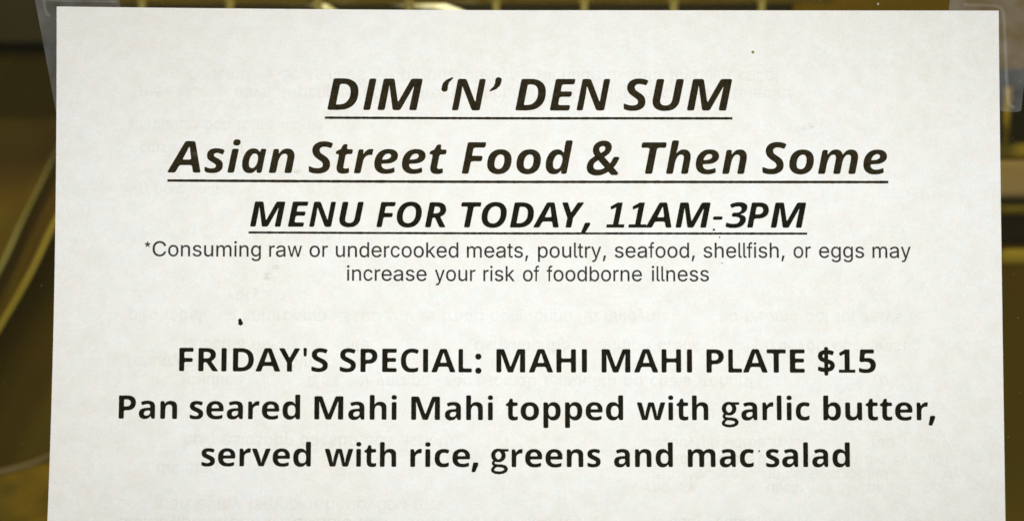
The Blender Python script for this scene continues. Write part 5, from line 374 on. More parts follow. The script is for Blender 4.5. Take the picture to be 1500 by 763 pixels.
  'c': [[[152,-5,126,3,104,15,83,34,65,56,52,82,43,104,35,154,35,209,43,259,52,281,65,307,83,330,104,348,126,362,152,369,196,371,225,365,245,356,263,344,279,330,292,311,306,283,311,268,261,253,250,279,233,301,209,314,180,319,160,317,143,310,127,300,115,286,104,269,96,249,87,205,87,158,96,113,104,94,115,77,127,64,143,53,160,47,180,44,210,50,234,64,252,86,262,113,312,99,307,83,293,54,280,36,264,20,239,5,211,-5,196,-7]],[[150,-1,124,7,101,19,81,38,63,60,50,86,41,108,33,158,33,213,41,263,50,285,63,311,81,334,101,352,124,366,150,373,194,375,222,368,243,360,260,348,277,334,290,315,304,287,309,272,259,257,248,283,231,305,207,318,178,323,158,321,140,314,125,304,112,290,102,273,94,253,85,209,85,161,94,117,102,98,112,81,125,68,140,57,158,51,178,48,208,54,232,68,249,90,260,117,310,103,305,87,291,58,277,40,261,24,237,9,209,-1,194,-3]],[[145,-1,120,7,97,19,76,38,59,60,45,86,37,108,28,158,28,213,37,263,45,285,59,311,76,334,97,352,120,366,145,373,189,375,218,368,238,360,256,348,272,334,286,315,299,287,304,272,254,257,243,283,226,305,203,318,173,323,154,321,136,314,121,304,108,290,98,273,89,253,81,209,81,161,89,117,98,98,108,81,121,68,136,57,154,51,173,48,203,54,227,68,245,90,255,117,305,103,300,87,286,58,273,40,257,24,232,9,204,-1,189,-3]],[[143,-5,117,3,95,15,74,34,56,56,43,82,34,104,26,154,26,209,34,259,43,281,56,307,74,330,95,348,117,362,143,369,187,371,216,365,236,356,254,344,270,330,283,311,297,283,302,268,252,253,241,279,224,301,200,314,171,319,151,317,134,310,118,300,106,286,95,269,87,249,78,205,78,158,87,113,95,94,106,77,118,64,134,53,151,47,171,44,201,50,225,64,243,86,253,113,303,99,298,83,284,54,271,36,255,20,230,5,202,-5,187,-7]],[[145,-9,120,-1,97,12,76,30,59,52,45,78,37,101,28,150,28,205,37,255,45,277,59,304,76,326,97,344,120,358,145,365,189,367,218,361,238,352,256,340,272,326,286,307,299,279,304,264,254,249,243,276,226,297,203,310,173,315,154,313,136,306,121,296,108,282,98,265,89,246,81,201,81,154,89,109,98,90,108,73,121,60,136,49,154,43,173,41,203,46,227,60,245,82,255,109,305,95,300,79,286,50,273,32,257,16,232,1,204,-9,189,-11]],[[150,-9,124,-1,101,12,81,30,63,52,50,78,41,101,33,150,33,205,41,255,50,277,63,304,81,326,101,344,124,358,150,365,194,367,222,361,243,352,260,340,277,326,290,307,304,279,309,264,259,249,248,276,231,297,207,310,178,315,158,313,140,306,125,296,112,282,102,265,94,246,85,201,85,154,94,109,102,90,112,73,125,60,140,49,158,43,178,41,208,46,232,60,249,82,260,109,310,95,305,79,291,50,277,32,261,16,237,1,209,-9,194,-11]]],
  'k': [[[101,132,101,157,101,205,111,205,254,366,321,366,166,192,160,192],[51,0,51,71,51,492,105,492,105,0],[263,0,242,30,135,180,173,221,332,0]],[[99,136,99,161,99,209,109,209,252,370,319,370,164,196,158,196],[49,4,49,74,49,496,103,496,103,4],[261,4,240,34,132,184,170,225,330,4]],[[95,136,95,161,95,209,104,209,248,370,315,370,160,196,154,196],[44,4,44,74,44,496,98,496,98,4],[256,4,235,34,128,184,166,225,325,4]],[[92,132,92,157,92,205,102,205,245,366,312,366,157,192,151,192],[42,0,42,71,42,492,96,492,96,0],[254,0,233,30,126,180,164,221,323,0]],[[95,129,95,153,95,201,104,201,248,363,315,363,160,189,154,189],[44,-4,44,67,44,488,98,488,98,-4],[256,-4,235,26,128,176,166,218,325,-4]],[[99,129,99,153,99,201,109,201,252,363,319,363,164,189,158,189],[49,-4,49,67,49,488,103,488,103,-4],[261,-4,240,26,132,176,170,218,330,-4]]],
  't': [[[172,366,172,350,172,316,107,316,9,316,9,366],[58,455,74,455,108,455,108,352,108,95,110,73,116,59,128,51,150,48,170,52,179,2,162,-3,142,-4,118,-1,97,7,80,20,68,40,60,62,58,90,58,403]],[[170,370,170,354,170,320,105,320,7,320,7,370],[56,459,72,459,106,459,106,356,106,99,107,77,114,63,125,55,148,52,168,56,177,6,160,1,140,0,116,3,95,11,78,24,65,44,58,66,56,94,56,407]],[[165,370,165,354,165,320,100,320,3,320,3,370],[51,459,68,459,101,459,101,356,101,99,103,77,109,63,121,55,143,52,164,56,173,6,155,1,136,0,111,3,90,11,73,24,61,44,54,66,51,94,51,407]],[[163,366,163,350,163,316,98,316,0,316,0,366],[49,455,65,455,99,455,99,352,99,95,101,73,107,59,119,51,141,48,161,52,170,2,153,-3,133,-4,109,-1,88,7,71,20,59,40,51,62,49,90,49,403]],[[165,363,165,346,165,312,100,312,3,312,3,363],[51,451,68,451,101,451,101,348,101,91,103,70,109,55,121,47,143,44,164,48,173,-2,155,-7,136,-8,111,-5,90,3,73,16,61,36,54,58,51,86,51,399]],[[170,363,170,346,170,312,105,312,7,312,7,363],[56,451,72,451,106,451,106,348,106,91,107,70,114,55,125,47,148,44,168,48,177,-2,160,-7,140,-8,116,-5,95,3,78,16,65,36,58,58,56,86,56,399]]],
  ',': [[[42,-115,48,-78,72,69,140,69,88,-115]],[[40,-111,46,-74,70,73,138,73,85,-111]],[[35,-111,41,-74,65,73,134,73,81,-111]],[[33,-115,39,-78,63,69,131,69,79,-115]],[[35,-119,41,-82,65,65,134,65,81,-119]],[[40,-119,46,-82,70,65,138,65,85,-119]]],
  'p': [[[51,-138,51,-66,51,366,103,366,103,308,108,308,125,335,138,348,155,361,170,366,206,371,232,369,257,362,280,349,299,331,316,309,330,283,338,261,347,211,347,155,338,104,330,81,317,55,300,33,280,15,258,3,233,-6,206,-8,171,-3,157,4,139,16,126,30,108,57,105,57,105,-138],[198,45,217,47,235,53,250,64,263,77,274,94,282,113,289,134,293,183,289,231,282,252,275,272,264,288,251,301,235,311,218,317,198,319,179,317,161,311,146,302,134,289,122,273,114,254,108,233,104,183,108,133,114,111,123,92,134,75,147,63,162,53,179,47]],[[49,-134,49,-62,49,370,101,370,101,312,106,312,123,338,136,352,153,365,168,370,204,375,230,373,255,366,278,353,297,335,314,313,328,287,336,265,344,215,344,159,336,108,328,85,314,59,298,37,278,19,256,7,231,-2,204,-4,168,1,154,8,137,20,124,34,106,61,103,61,103,-134],[196,49,215,51,233,57,248,68,261,81,271,98,280,117,286,138,291,187,286,235,280,256,272,276,262,292,249,305,233,315,216,321,196,323,176,321,159,315,144,306,132,293,120,277,112,258,106,237,102,187,106,137,112,115,121,96,132,79,145,67,160,57,176,51]],[[44,-134,44,-62,44,370,96,370,96,312,102,312,118,338,131,352,148,365,163,370,199,375,226,373,250,366,273,353,292,335,309,313,323,287,331,265,340,215,340,159,331,108,323,85,310,59,293,37,273,19,251,7,226,-2,199,-4,164,1,150,8,132,20,119,34,102,61,98,61,98,-134],[191,49,211,51,228,57,243,68,256,81,267,98,276,117,282,138,286,187,282,235,276,256,268,276,257,292,244,305,228,315,211,321,191,323,172,321,154,315,139,306,127,293,116,277,108,258,102,237,97,187,102,137,108,115,116,96,127,79,140,67,155,57,172,51]],[[42,-138,42,-66,42,366,94,366,94,308,99,308,116,335,129,348,146,361,161,366,197,371,223,369,248,362,271,349,290,331,307,309,321,283,329,261,338,211,338,155,329,104,321,81,308,55,291,33,271,15,249,3,224,-6,197,-8,162,-3,148,4,130,16,117,30,99,57,96,57,96,-138],[189,45,208,47,226,53,241,64,254,77,265,94,273,113,280,134,284,183,280,231,273,252,266,272,255,288,242,301,226,311,209,317,189,319,170,317,152,311,137,302,125,289,113,273,105,254,99,233,95,183,99,133,105,111,114,92,125,75,138,63,153,53,170,47]],[[44,-142,44,-70,44,363,96,363,96,305,102,305,118,331,131,344,148,357,163,363,199,367,226,365,250,358,273,345,292,327,309,306,323,279,331,257,340,207,340,151,331,101,323,77,310,51,293,29,273,12,251,-1,226,-10,199,-12,164,-7,150,0,132,13,119,26,102,53,98,53,98,-142],[191,42,211,43,228,49,243,60,256,73,267,90,276,109,282,130,286,179,282,227,276,248,268,268,257,284,244,297,228,307,211,313,191,315,172,313,154,307,139,298,127,285,116,269,108,250,102,229,97,179,102,130,108,107,116,88,127,72,140,59,155,49,172,43]],[[49,-142,49,-70,49,363,101,363,101,305,106,305,123,331,136,344,153,357,168,363,204,367,230,365,255,358,278,345,297,327,314,306,328,279,336,257,344,207,344,151,336,101,328,77,314,51,298,29,278,12,256,-1,231,-10,204,-12,168,-7,154,0,137,13,124,26,106,53,103,53,103,-142],[196,42,215,43,233,49,248,60,261,73,271,90,280,109,286,130,291,179,286,227,280,248,272,268,262,284,249,297,233,307,216,313,196,315,176,313,159,307,144,298,132,285,120,269,112,250,106,229,102,179,106,130,112,107,121,88,132,72,145,59,160,49,176,43]]],
  'l': [[[93,0,76,8,63,19,53,36,48,57,46,81,46,492,94,492,95,74,99,60,107,52,120,50,139,52,147,3,124,-2]],[[91,4,74,12,61,23,51,40,46,61,44,85,44,496,92,496,93,78,97,64,105,56,117,54,136,56,145,7,121,2]],[[86,4,69,12,56,23,47,40,41,61,40,85,40,496,88,496,88,78,92,64,100,56,113,54,132,56,140,7,117,2]],[[84,0,67,8,54,19,44,36,39,57,37,81,37,492,85,492,86,74,90,60,98,52,111,50,130,52,138,3,115,-2]],[[86,-4,69,4,56,15,47,32,41,53,40,77,40,488,88,488,88,71,92,56,100,48,113,46,132,48,140,-1,117,-6]],[[91,-4,74,4,61,15,51,32,46,53,44,77,44,488,92,488,93,71,97,56,105,48,117,46,136,48,145,-1,121,-6]]],
  'y': [[[45,-134,49,-117,57,-83,66,-84,80,-87,94,-86,106,-81,117,-72,126,-56,135,-35,145,-1,109,103,19,366,77,366,147,150,182,20,163,20,185,106,267,366,324,366,180,-56,166,-90,157,-103,142,-120,124,-131,105,-138,71,-140]],[[43,-130,47,-113,55,-79,63,-80,78,-83,92,-82,104,-77,114,-68,124,-52,132,-31,143,3,107,107,17,370,75,370,144,154,180,24,161,24,182,110,265,370,322,370,178,-52,163,-86,155,-100,139,-116,122,-128,103,-134,69,-136]],[[38,-130,43,-113,50,-79,59,-80,74,-83,87,-82,99,-77,110,-68,119,-52,128,-31,138,3,102,107,12,370,70,370,140,154,175,24,156,24,178,110,261,370,318,370,174,-52,159,-86,150,-100,135,-116,118,-128,99,-134,64,-136]],[[36,-134,40,-117,48,-83,57,-84,71,-87,85,-86,97,-81,108,-72,117,-56,126,-35,136,-1,100,103,10,366,68,366,138,150,173,20,154,20,176,106,258,366,315,366,171,-56,157,-90,148,-103,133,-120,115,-131,96,-138,62,-140]],[[38,-138,43,-121,50,-87,59,-88,74,-91,87,-90,99,-85,110,-75,119,-60,128,-39,138,-5,102,100,12,363,70,363,140,146,175,16,156,16,178,102,261,363,318,363,174,-60,159,-94,150,-107,135,-124,118,-135,99,-142,64,-144]],[[43,-138,47,-121,55,-87,63,-88,78,-91,92,-90,104,-85,114,-75,124,-60,132,-39,143,-5,107,100,17,363,75,363,144,146,180,16,161,16,182,102,265,363,322,363,178,-60,163,-94,155,-107,139,-124,122,-135,103,-142,69,-144]]],
  'f': [[[172,366,172,350,172,316,117,316,9,316,9,366],[64,0,64,60,65,437,68,454,75,470,83,482,104,502,128,511,156,511,183,504,171,452,148,458,130,454,117,445,111,428,109,405,109,0]],[[169,370,169,354,169,320,115,320,7,320,7,370],[62,4,62,64,62,441,66,458,73,474,81,486,101,506,126,515,154,515,180,508,169,456,145,462,128,458,115,449,109,432,106,409,106,4]],[[165,370,165,354,165,320,111,320,2,320,2,370],[57,4,57,64,58,441,62,458,68,474,76,486,97,506,122,515,150,515,176,508,164,456,141,462,123,458,111,449,104,432,102,409,102,4]],[[163,366,163,350,163,316,108,316,0,316,0,366],[55,0,55,60,56,437,59,454,66,470,74,482,95,502,119,511,147,511,174,504,162,452,139,458,121,454,108,445,102,428,100,405,100,0]],[[165,363,165,346,165,312,111,312,2,312,2,363],[57,-4,57,56,58,433,62,451,68,466,76,479,97,498,122,508,150,508,176,500,164,449,141,454,123,451,111,441,104,424,102,401,102,-4]],[[169,363,169,346,169,312,115,312,7,312,7,363],[62,-4,62,56,62,433,66,451,73,466,81,479,101,498,126,508,154,508,180,500,169,449,145,454,128,451,115,441,109,424,106,401,106,-4]]],
  'h': [[[108,0,53,0,53,492,108,492,108,277,97,277,110,308,125,333,143,350,164,362,186,369,211,371,234,370,255,365,273,357,289,344,303,329,315,310,323,288,327,262,329,0,274,0,274,227,271,254,265,277,253,294,237,307,218,315,196,318,165,313,151,306,133,293,119,274,113,257,109,240]],[[106,4,50,4,50,496,106,496,106,281,95,281,108,312,122,337,141,354,161,366,184,373,209,375,231,374,252,368,271,361,287,348,301,333,312,314,321,292,325,266,327,4,271,4,271,231,269,258,262,280,251,298,235,311,216,319,193,322,162,317,149,310,131,297,117,278,110,261,107,244]],[[101,4,46,4,46,496,101,496,101,281,91,281,103,312,118,337,136,354,157,366,180,373,204,375,227,374,248,368,266,361,282,348,296,333,308,314,316,292,321,266,322,4,267,4,267,231,264,258,258,280,246,298,231,311,212,319,189,322,158,317,144,310,126,297,112,278,106,261,102,244]],[[99,0,44,0,44,492,99,492,99,277,88,277,101,308,116,333,134,350,155,362,177,369,202,371,225,370,246,365,264,357,280,344,294,329,306,310,314,288,318,262,320,0,265,0,265,227,262,254,256,277,244,294,228,307,209,315,187,318,156,313,142,306,124,293,110,274,104,257,100,240]],[[101,-4,46,-4,46,488,101,488,101,274,91,274,103,305,118,329,136,346,157,358,180,365,204,367,227,366,248,361,266,353,282,340,296,325,308,306,316,284,321,258,322,-4,267,-4,267,223,264,250,258,273,246,290,231,304,212,311,189,314,158,309,144,303,126,289,112,270,106,253,102,236]],[[106,-4,50,-4,50,488,106,488,106,274,95,274,108,305,122,329,141,346,161,358,184,365,209,367,231,366,252,361,271,353,287,340,301,325,312,306,321,284,325,258,327,-4,271,-4,271,223,269,250,262,273,251,290,235,304,216,311,193,314,162,309,149,303,131,289,117,270,110,253,107,236]]],
  'b': [[[206,-8,187,-7,171,-3,156,4,139,16,126,30,108,57,103,57,103,0,51,0,51,492,105,492,105,308,108,308,138,348,155,361,170,366,206,371,232,369,257,362,280,349,299,331,316,309,330,283,343,237,348,183,343,129,330,81,317,55,300,33,280,15,258,3,233,-6],[198,45,217,47,235,53,250,64,263,77,274,94,282,113,289,134,293,183,289,231,282,252,275,272,264,288,251,301,235,311,218,317,198,319,179,317,161,311,146,302,134,289,122,273,114,254,108,233,104,183,108,133,114,111,123,92,134,75,147,63,162,53,179,47]],[[204,-4,185,-3,168,1,154,8,137,20,124,34,106,61,101,61,101,4,49,4,49,496,103,496,103,312,106,312,136,352,153,365,168,370,204,375,230,373,255,366,278,353,297,335,314,313,328,287,341,241,345,187,341,132,328,85,314,59,298,37,278,19,256,7,231,-2],[196,49,215,51,233,57,248,68,261,81,271,98,280,117,286,138,291,187,286,235,280,256,272,276,262,292,249,305,233,315,216,321,196,323,176,321,159,315,144,306,132,293,120,277,112,258,106,237,102,187,106,137,112,115,121,96,132,79,145,67,160,57,176,51]],[[199,-4,181,-3,164,1,149,8,132,20,119,34,102,61,96,61,96,4,44,4,44,496,98,496,98,312,102,312,131,352,148,365,163,370,199,375,226,373,250,366,273,353,292,335,309,313,323,287,336,241,341,187,336,132,323,85,310,59,293,37,273,19,251,7,226,-2],[191,49,211,51,228,57,243,68,256,81,267,98,276,117,282,138,286,187,282,235,276,256,268,276,257,292,244,305,228,315,211,321,191,323,172,321,154,315,139,306,127,293,116,277,108,258,102,237,97,187,102,137,108,115,116,96,127,79,140,67,155,57,172,51]],[[197,-8,178,-7,162,-3,147,4,130,16,117,30,99,57,94,57,94,0,42,0,42,492,96,492,96,308,99,308,129,348,146,361,161,366,197,371,223,369,248,362,271,349,290,331,307,309,321,283,334,237,339,183,334,129,321,81,308,55,291,33,271,15,249,3,224,-6],[189,45,208,47,226,53,241,64,254,77,265,94,273,113,280,134,284,183,280,231,273,252,266,272,255,288,242,301,226,311,209,317,189,319,170,317,152,311,137,302,125,289,113,273,105,254,99,233,95,183,99,133,105,111,114,92,125,75,138,63,153,53,170,47]],[[199,-12,181,-11,164,-7,149,0,132,13,119,26,102,53,96,53,96,-4,44,-4,44,488,98,488,98,305,102,305,131,344,148,357,163,363,199,367,226,365,250,358,273,345,292,327,309,306,323,279,336,233,341,179,336,125,323,77,310,51,293,29,273,12,251,-1,226,-10],[191,42,211,43,228,49,243,60,256,73,267,90,276,109,282,130,286,179,282,227,276,248,268,268,257,284,244,297,228,307,211,313,191,315,172,313,154,307,139,298,127,285,116,269,108,250,102,229,97,179,102,130,108,107,116,88,127,72,140,59,155,49,172,43]],[[204,-12,185,-11,168,-7,154,0,137,13,124,26,106,53,101,53,101,-4,49,-4,49,488,103,488,103,305,106,305,136,344,153,357,168,363,204,367,230,365,255,358,278,345,297,327,314,306,328,279,341,233,345,179,341,125,328,77,314,51,298,29,278,12,256,-1,231,-10],[196,42,215,43,233,49,248,60,261,73,271,90,280,109,286,130,291,179,286,227,280,248,272,268,262,284,249,297,233,307,216,313,196,315,176,313,159,307,144,298,132,285,120,269,112,250,106,229,102,179,106,130,112,107,121,88,132,72,145,59,160,49,176,43]]],
}
LINES = [
  ['italic', [
    ['DIM', 61.723, 22.996, 0.016817, 0.015105, [0.0,478.6,681.2]],
    ['‘', 87.834, 22.996, 0.01729, 0.015112, [0.0]],
    ['N', 90.258, 22.996, 0.016596, 0.015114, [0.0]],
    ['’', 98.695, 22.996, 0.017237, 0.015115, [0.0]],
    ['DEN', 104.775, 22.996, 0.016496, 0.015116, [0.0,478.6,849.6]],
    ['SUM', 129.702, 22.996, 0.016872, 0.015118, [0.0,359.1,847.0]],
  ]],
  ['italic', [
    ['Asian', 26.14, 37.491, 0.016853, 0.015091, [0.0,460.0,763.1,949.8,1325.2]],
    ['Street', 57.666, 37.491, 0.016533, 0.015093, [0.0,359.1,622.5,892.3,1274.4,1656.5]],
    ['Food', 92.53, 37.491, 0.016373, 0.015092, [0.0,348.7,757.2,1165.7]],
    ['&', 120.598, 37.491, 0.01515, 0.01509, [0.0]],
    ['Then', 133.188, 37.491, 0.01624, 0.015088, [0.0,376.2,784.3,1166.4]],
    ['Some', 161.358, 37.491, 0.016479, 0.015086, [0.0,359.1,767.6,1385.7]],
  ]],
  ['italic', [
    ['MENU', 44.224, 49.762, 0.013075, 0.012037, [0.0,664.1,1035.1,1536.3]],
    ['FOR', 73.116, 49.762, 0.012927, 0.012035, [0.0,343.7,857.6]],
    ['TODAY', 92.149, 49.762, 0.012973, 0.012032, [0.0,368.7,882.5,1351.1,1776.2]],
    [',', 120.413, 49.762, 0.013747, 0.01203, [-30.0]],
    ['11AM', 125.272, 49.762, 0.013086, 0.012028, [0.0,385.1,770.2,1230.2]],
    ['-', 149.41, 49.762, 0.012824, 0.012026, [0.0]],
    ['3PM', 152.638, 49.762, 0.013224, 0.012025, [0.0,385.1,789.5]],
  ]],
  ['regular', [
    ['*', 20.363, 56.599, 0.00714, 0.006918, [0]],
    ['Consuming', 22.037, 56.599, 0.007469, 0.006917, [0,484.3,857.2,1230.1,1565.4,1938.3,2496.9,2645.9,3018.8]],
    ['raw', 48.64, 56.599, 0.007343, 0.006916, [0,223.3,596.2]],
    ['or', 57.927, 56.599, 0.007553, 0.006916, [0,372.9]],
    ['undercooked', 63.814, 56.599, 0.007381, 0.006915, [0,372.9,745.9,1118.8,1491.7,1715.0,2050.3,2423.2,2796.2,3131.5,3504.4]],
    ['meats,', 93.722, 56.599, 0.007306, 0.006913, [0,558.6,931.5,1304.4,1490.8,1826.0]],
    ['poultry,', 109.957, 56.599, 0.007374, 0.006912, [0,372.9,745.9,1118.8,1267.8,1454.1,1677.4,2012.7]],
    ['seafood,', 127.57, 56.599, 0.00732, 0.006911, [0,335.3,708.2,1081.1,1267.4,1640.4,2013.3,2386.2]],
    ['shellfish,', 147.783, 56.599, 0.00731, 0.006909, [0,335.3,708.2,1081.1,1230.1,1379.1,1565.4,1714.4,2049.7,2422.6]],
    ['or', 168.328, 56.599, 0.007065, 0.006909, [0,372.9]],
    ['eggs', 174.136, 56.599, 0.007355, 0.006908, [0,372.9,745.9,1118.8]],
    ['may', 186.183, 56.599, 0.00721, 0.006907, [0,558.6,931.5]],
  ]],
  ['regular', [
    ['increase', 66.456, 61.958, 0.007353, 0.006904, [0,149.0,521.9,857.2,1080.5,1453.4,1826.4,2161.6]],
    ['your', 86.696, 61.958, 0.007205, 0.006903, [0,335.3,708.2,1081.1]],
    ['risk', 97.522, 61.958, 0.00717, 0.006902, [0,223.3,372.3,707.6]],
    ['of', 106.644, 61.958, 0.007074, 0.006902, [0,372.9]],
    ['foodborne', 112.255, 61.958, 0.007256, 0.006901, [0,186.3,559.2,932.2,1305.1,1678.0,2051.0,2274.3,2647.2]],
    ['illness', 135.942, 61.958, 0.007238, 0.0069, [0,149.0,298.0,446.9,819.9,1192.8,1528.1]],
  ]],
  ['bold', [
    ["FRIDAY'S", 28.033, 82.646, 0.01245, 0.011028, [0.0,348.7,776.5,979.1,1447.7,1872.7,2262.4,2439.0]],
    ['SPECIAL:', 64.862, 82.646, 0.012145, 0.011032, [0.0,359.1,763.5,1134.5,1536.7,1739.2,2199.3,2520.6]],
    ['MAHI', 100.018, 82.646, 0.012208, 0.011036, [0.0,664.1,1124.1,1603.5]],
    ['MAHI', 123.923, 82.646, 0.01219, 0.011039, [0.0,664.1,1124.1,1603.5]],
    ['PLATE', 147.801, 82.646, 0.012448, 0.011042, [0.0,404.4,720.7,1143.2,1519.4]],
    ['$15', 173.406, 82.646, 0.012103, 0.011045, [0.0,385.1,770.2]],
  ]],
  ['bold', [
    ['Pan', 14.565, 93.372, 0.012208, 0.010951, [0.0,404.4,779.8]],
    ['seared', 30.997, 93.372, 0.012249, 0.010959, [0.0,303.1,685.2,1060.7,1330.4,1712.5]],
    ['Mahi', 58.774, 93.372, 0.012244, 0.010968, [0.0,664.1,1039.5,1447.6]],
    ['Mahi', 80.73, 93.372, 0.012157, 0.010976, [0.0,664.1,1039.5,1447.6]],
    ['topped', 102.765, 93.372, 0.012028, 0.010984, [0.0,263.4,671.9,1080.0,1488.1,1870.2]],
    ['with', 132.519, 93.372, 0.011874, 0.010992, [0.0,566.1,752.8,1016.2]],
    ['garlic', 151.66, 93.372, 0.012102, 0.010999, [0.0,359.9,735.3,1005.0,1191.7,1378.3]],
    ['butter,', 174.307, 93.372, 0.012311, 0.011008, [0.0,408.1,816.2,1079.6,1343.0,1725.2,1964.9]],
  ]],
  ['bold', [
    ['served', 33.869, 103.883, 0.012189, 0.010884, [0.0,303.1,685.2,955.0,1314.5,1696.6]],
    ['with', 61.901, 103.883, 0.011824, 0.010898, [0.0,566.1,752.8,1016.2]],
    ['rice,', 80.779, 103.883, 0.012529, 0.010909, [0.0,269.7,456.3,773.9,1126.0]],
    ['greens', 99.376, 103.883, 0.01203, 0.010922, [0.0,359.9,629.6,1011.7,1393.8,1801.9]],
    ['and', 127.102, 103.883, 0.011959, 0.010935, [0.0,375.5,783.6]],
    ['mac', 143.518, 103.883, 0.012121, 0.010946, [0.0,618.1,993.5]],
    ['salad', 161.474, 103.883, 0.012123, 0.010957, [0.0,303.1,678.6,865.2,1240.6]],
  ]],
]
UNDER = [[61.53,154.77,24.77,0.501],[25.54,190.3,39.32,0.532],[44.17,171.68,51.09,0.438]]
W, H = 215.9, 279.4
def surf(u, v, lift=0.0):
    """sheet millimetres (from its upper left corner) -> world; the lower half curls off the glass"""
    a = u / W; q = max(0.0, v) / 117.65
    if q > 1.15: q = 1.15 + .25 * math.tanh((q - 1.15) / .25)
    s = (1 - a) * .021 * q ** 2.3 + a * .014 * q ** 1.2
    t = max(0.0, (.5 - a) / .5); p = PX * 1000
    bend = p * (3.0 * t ** 1.3 + 2.6 * t * t * math.exp(-v / 9.)) - p * .5 * max(0, (a - .6) / .4)
    x = (83 - 750) * p + u; z = (381.5 - 15.6) * p - v + bend
    return (x * MM, -D * (1 - 1 / (1 + s)) - lift * MM, z * MM)
NU, NV = 150, 190
vs = [surf(W * i / NU, H * j / NV) for j in range(NV + 1) for i in range(NU + 1)]
n0 = len(vs); vs += [surf(W * i / NU, H * j / NV, -.1) for j in range(NV + 1) for i in range(NU + 1)]
q = NU + 1; fs = []
for j in range(NV):
    for i in range(NU):
        a = j * q + i; fs.append((a, a + q, a + q + 1, a + 1)); fs.append((n0 + a, n0 + a + 1, n0 + a + q + 1, n0 + a + q))
ring = [(i, 0) for i in range(NU)] + [(NU, j) for j in range(NV)] + [(i, NV) for i in range(NU, 0, -1)] + [(0, j) for j in range(NV, 0, -1)]
n1 = len(vs); nr = len(ring)
for i, j in ring: vs += [surf(W * i / NU, H * j / NV), surf(W * i / NU, H * j / NV, -.1)]
for i in range(nr):
    a = n1 + 2 * i; c = n1 + 2 * ((i + 1) % nr); fs.append((a, c, c + 1, a + 1))
sheet = mesh_obj('menu_sheet', vs, fs, M['paper'])
for p in sheet.data.polygons[:2 * NU * NV]: p.use_smooth = True
tag(sheet, 'white printed menu sheet with black centred lettering taped to the glass', 'menu')

# print: outlines are filled by a constrained triangulation, then laid on the curved sheet
def winding(pt, poly):
    x, y = pt; wn = 0; n = len(poly)
    for i in range(n):
        x1, y1 = poly[i]; x2, y2 = poly[(i + 1) % n]
        if y1 <= y:
            if y2 > y and (x2 - x1) * (y - y1) - (x - x1) * (y2 - y1) > 0: wn += 1
        elif y2 <= y and (x2 - x1) * (y - y1) - (x - x1) * (y2 - y1) < 0: wn -= 1
    return wn
def fillet(poly, r):
    out = []; n = len(poly)
    for i in range(n):
        a, b, c = Vector(poly[i - 1]), Vector(poly[i]), Vector(poly[(i + 1) % n])
        e, f = a - b, c - b
        if e.length < 1 or f.length < 1: out.append(tuple(b)); continue
        ang = e.angle(f)
        if ang < math.radians(140):
            d1 = min(r, e.length * .4); d2 = min(r, f.length * .4)
            p, s = b + e.normalized() * d1, b + f.normalized() * d2
            out += [tuple(p), tuple(p * .25 + b * .5 + s * .25), tuple(s)]
        else: out.append(tuple(b))
    return out
CACHE = {}
def glyph(key):
    if key in CACHE: return CACHE[key]
    groups = [[[(c[i], c[i + 1]) for i in range(0, len(c), 2)] for c in g] for g in GL[key[0]][key[1]]]
    stroked = (key[1] in '1*' or key == ('bold', 'g')) or len(groups) > 1
    r = 20 if key[0] == 'regular' else 25
    if not stroked: groups = [[fillet(c, r) for c in g] for g in groups]
    V, E = [], []
    for g in groups:
        for c in g:
            b = len(V); V += [Vector(p) for p in c]; E += [(b + i, b + (i + 1) % len(c)) for i in range(len(c))]
    ov, oe, of, *_ = delaunay_2d_cdt(V, E, [], 0, .01)
    tris = []
    for f in of:
        m = sum((ov[i] for i in f), Vector((0, 0))) / len(f)
        for g in groups:
            if sum(winding(m, c) for c in g) if not stroked or len(groups) > 1 else any(winding(m, c) for c in g): tris.append(tuple(f)); break
    CACHE[key] = ([tuple(v) for v in ov], tris); return CACHE[key]

rnd = random.Random(3)
def lay(placed, lift, m, name, label=None):
    """placed: (glyph key, pen u, baseline v, x scale, y scale)"""
    V, F = [], []
    for key, u, v, sx, sy in placed:
        gv, gt = glyph(key); b = len(V)
        V += [surf(u + x * sx, v - y * sy, lift) for x, y in gv]
        F += [tuple(b + i for i in t) for t in gt]
    me = [f for f in F]
    # face the camera
    out = []
    for f in me:
        a, b_, c = V[f[0]], V[f[1]], V[f[2]]
        cr = (b_[0] - a[0]) * (c[2] - a[2]) - (b_[2] - a[2]) * (c[0] - a[0])
        out.append(f if cr > 0 else f[::-1])
    return mesh_obj(name, V, out, m, sheet, label=label)

def lay_layers(layers, lifts, m, name):
    V, F = [], []
    for pl, lf in zip(layers, lifts):
        for key, u, v, sx, sy in pl:
            gv, gt = glyph(key); b = len(V)
            V += [surf(u + x * sx, v - y * sy, lf) for x, y in gv]; F += [tuple(b + i for i in t) for t in gt]
    o = mesh_obj(name, V, F, m, sheet); o['kind'] = 'stuff'; return o

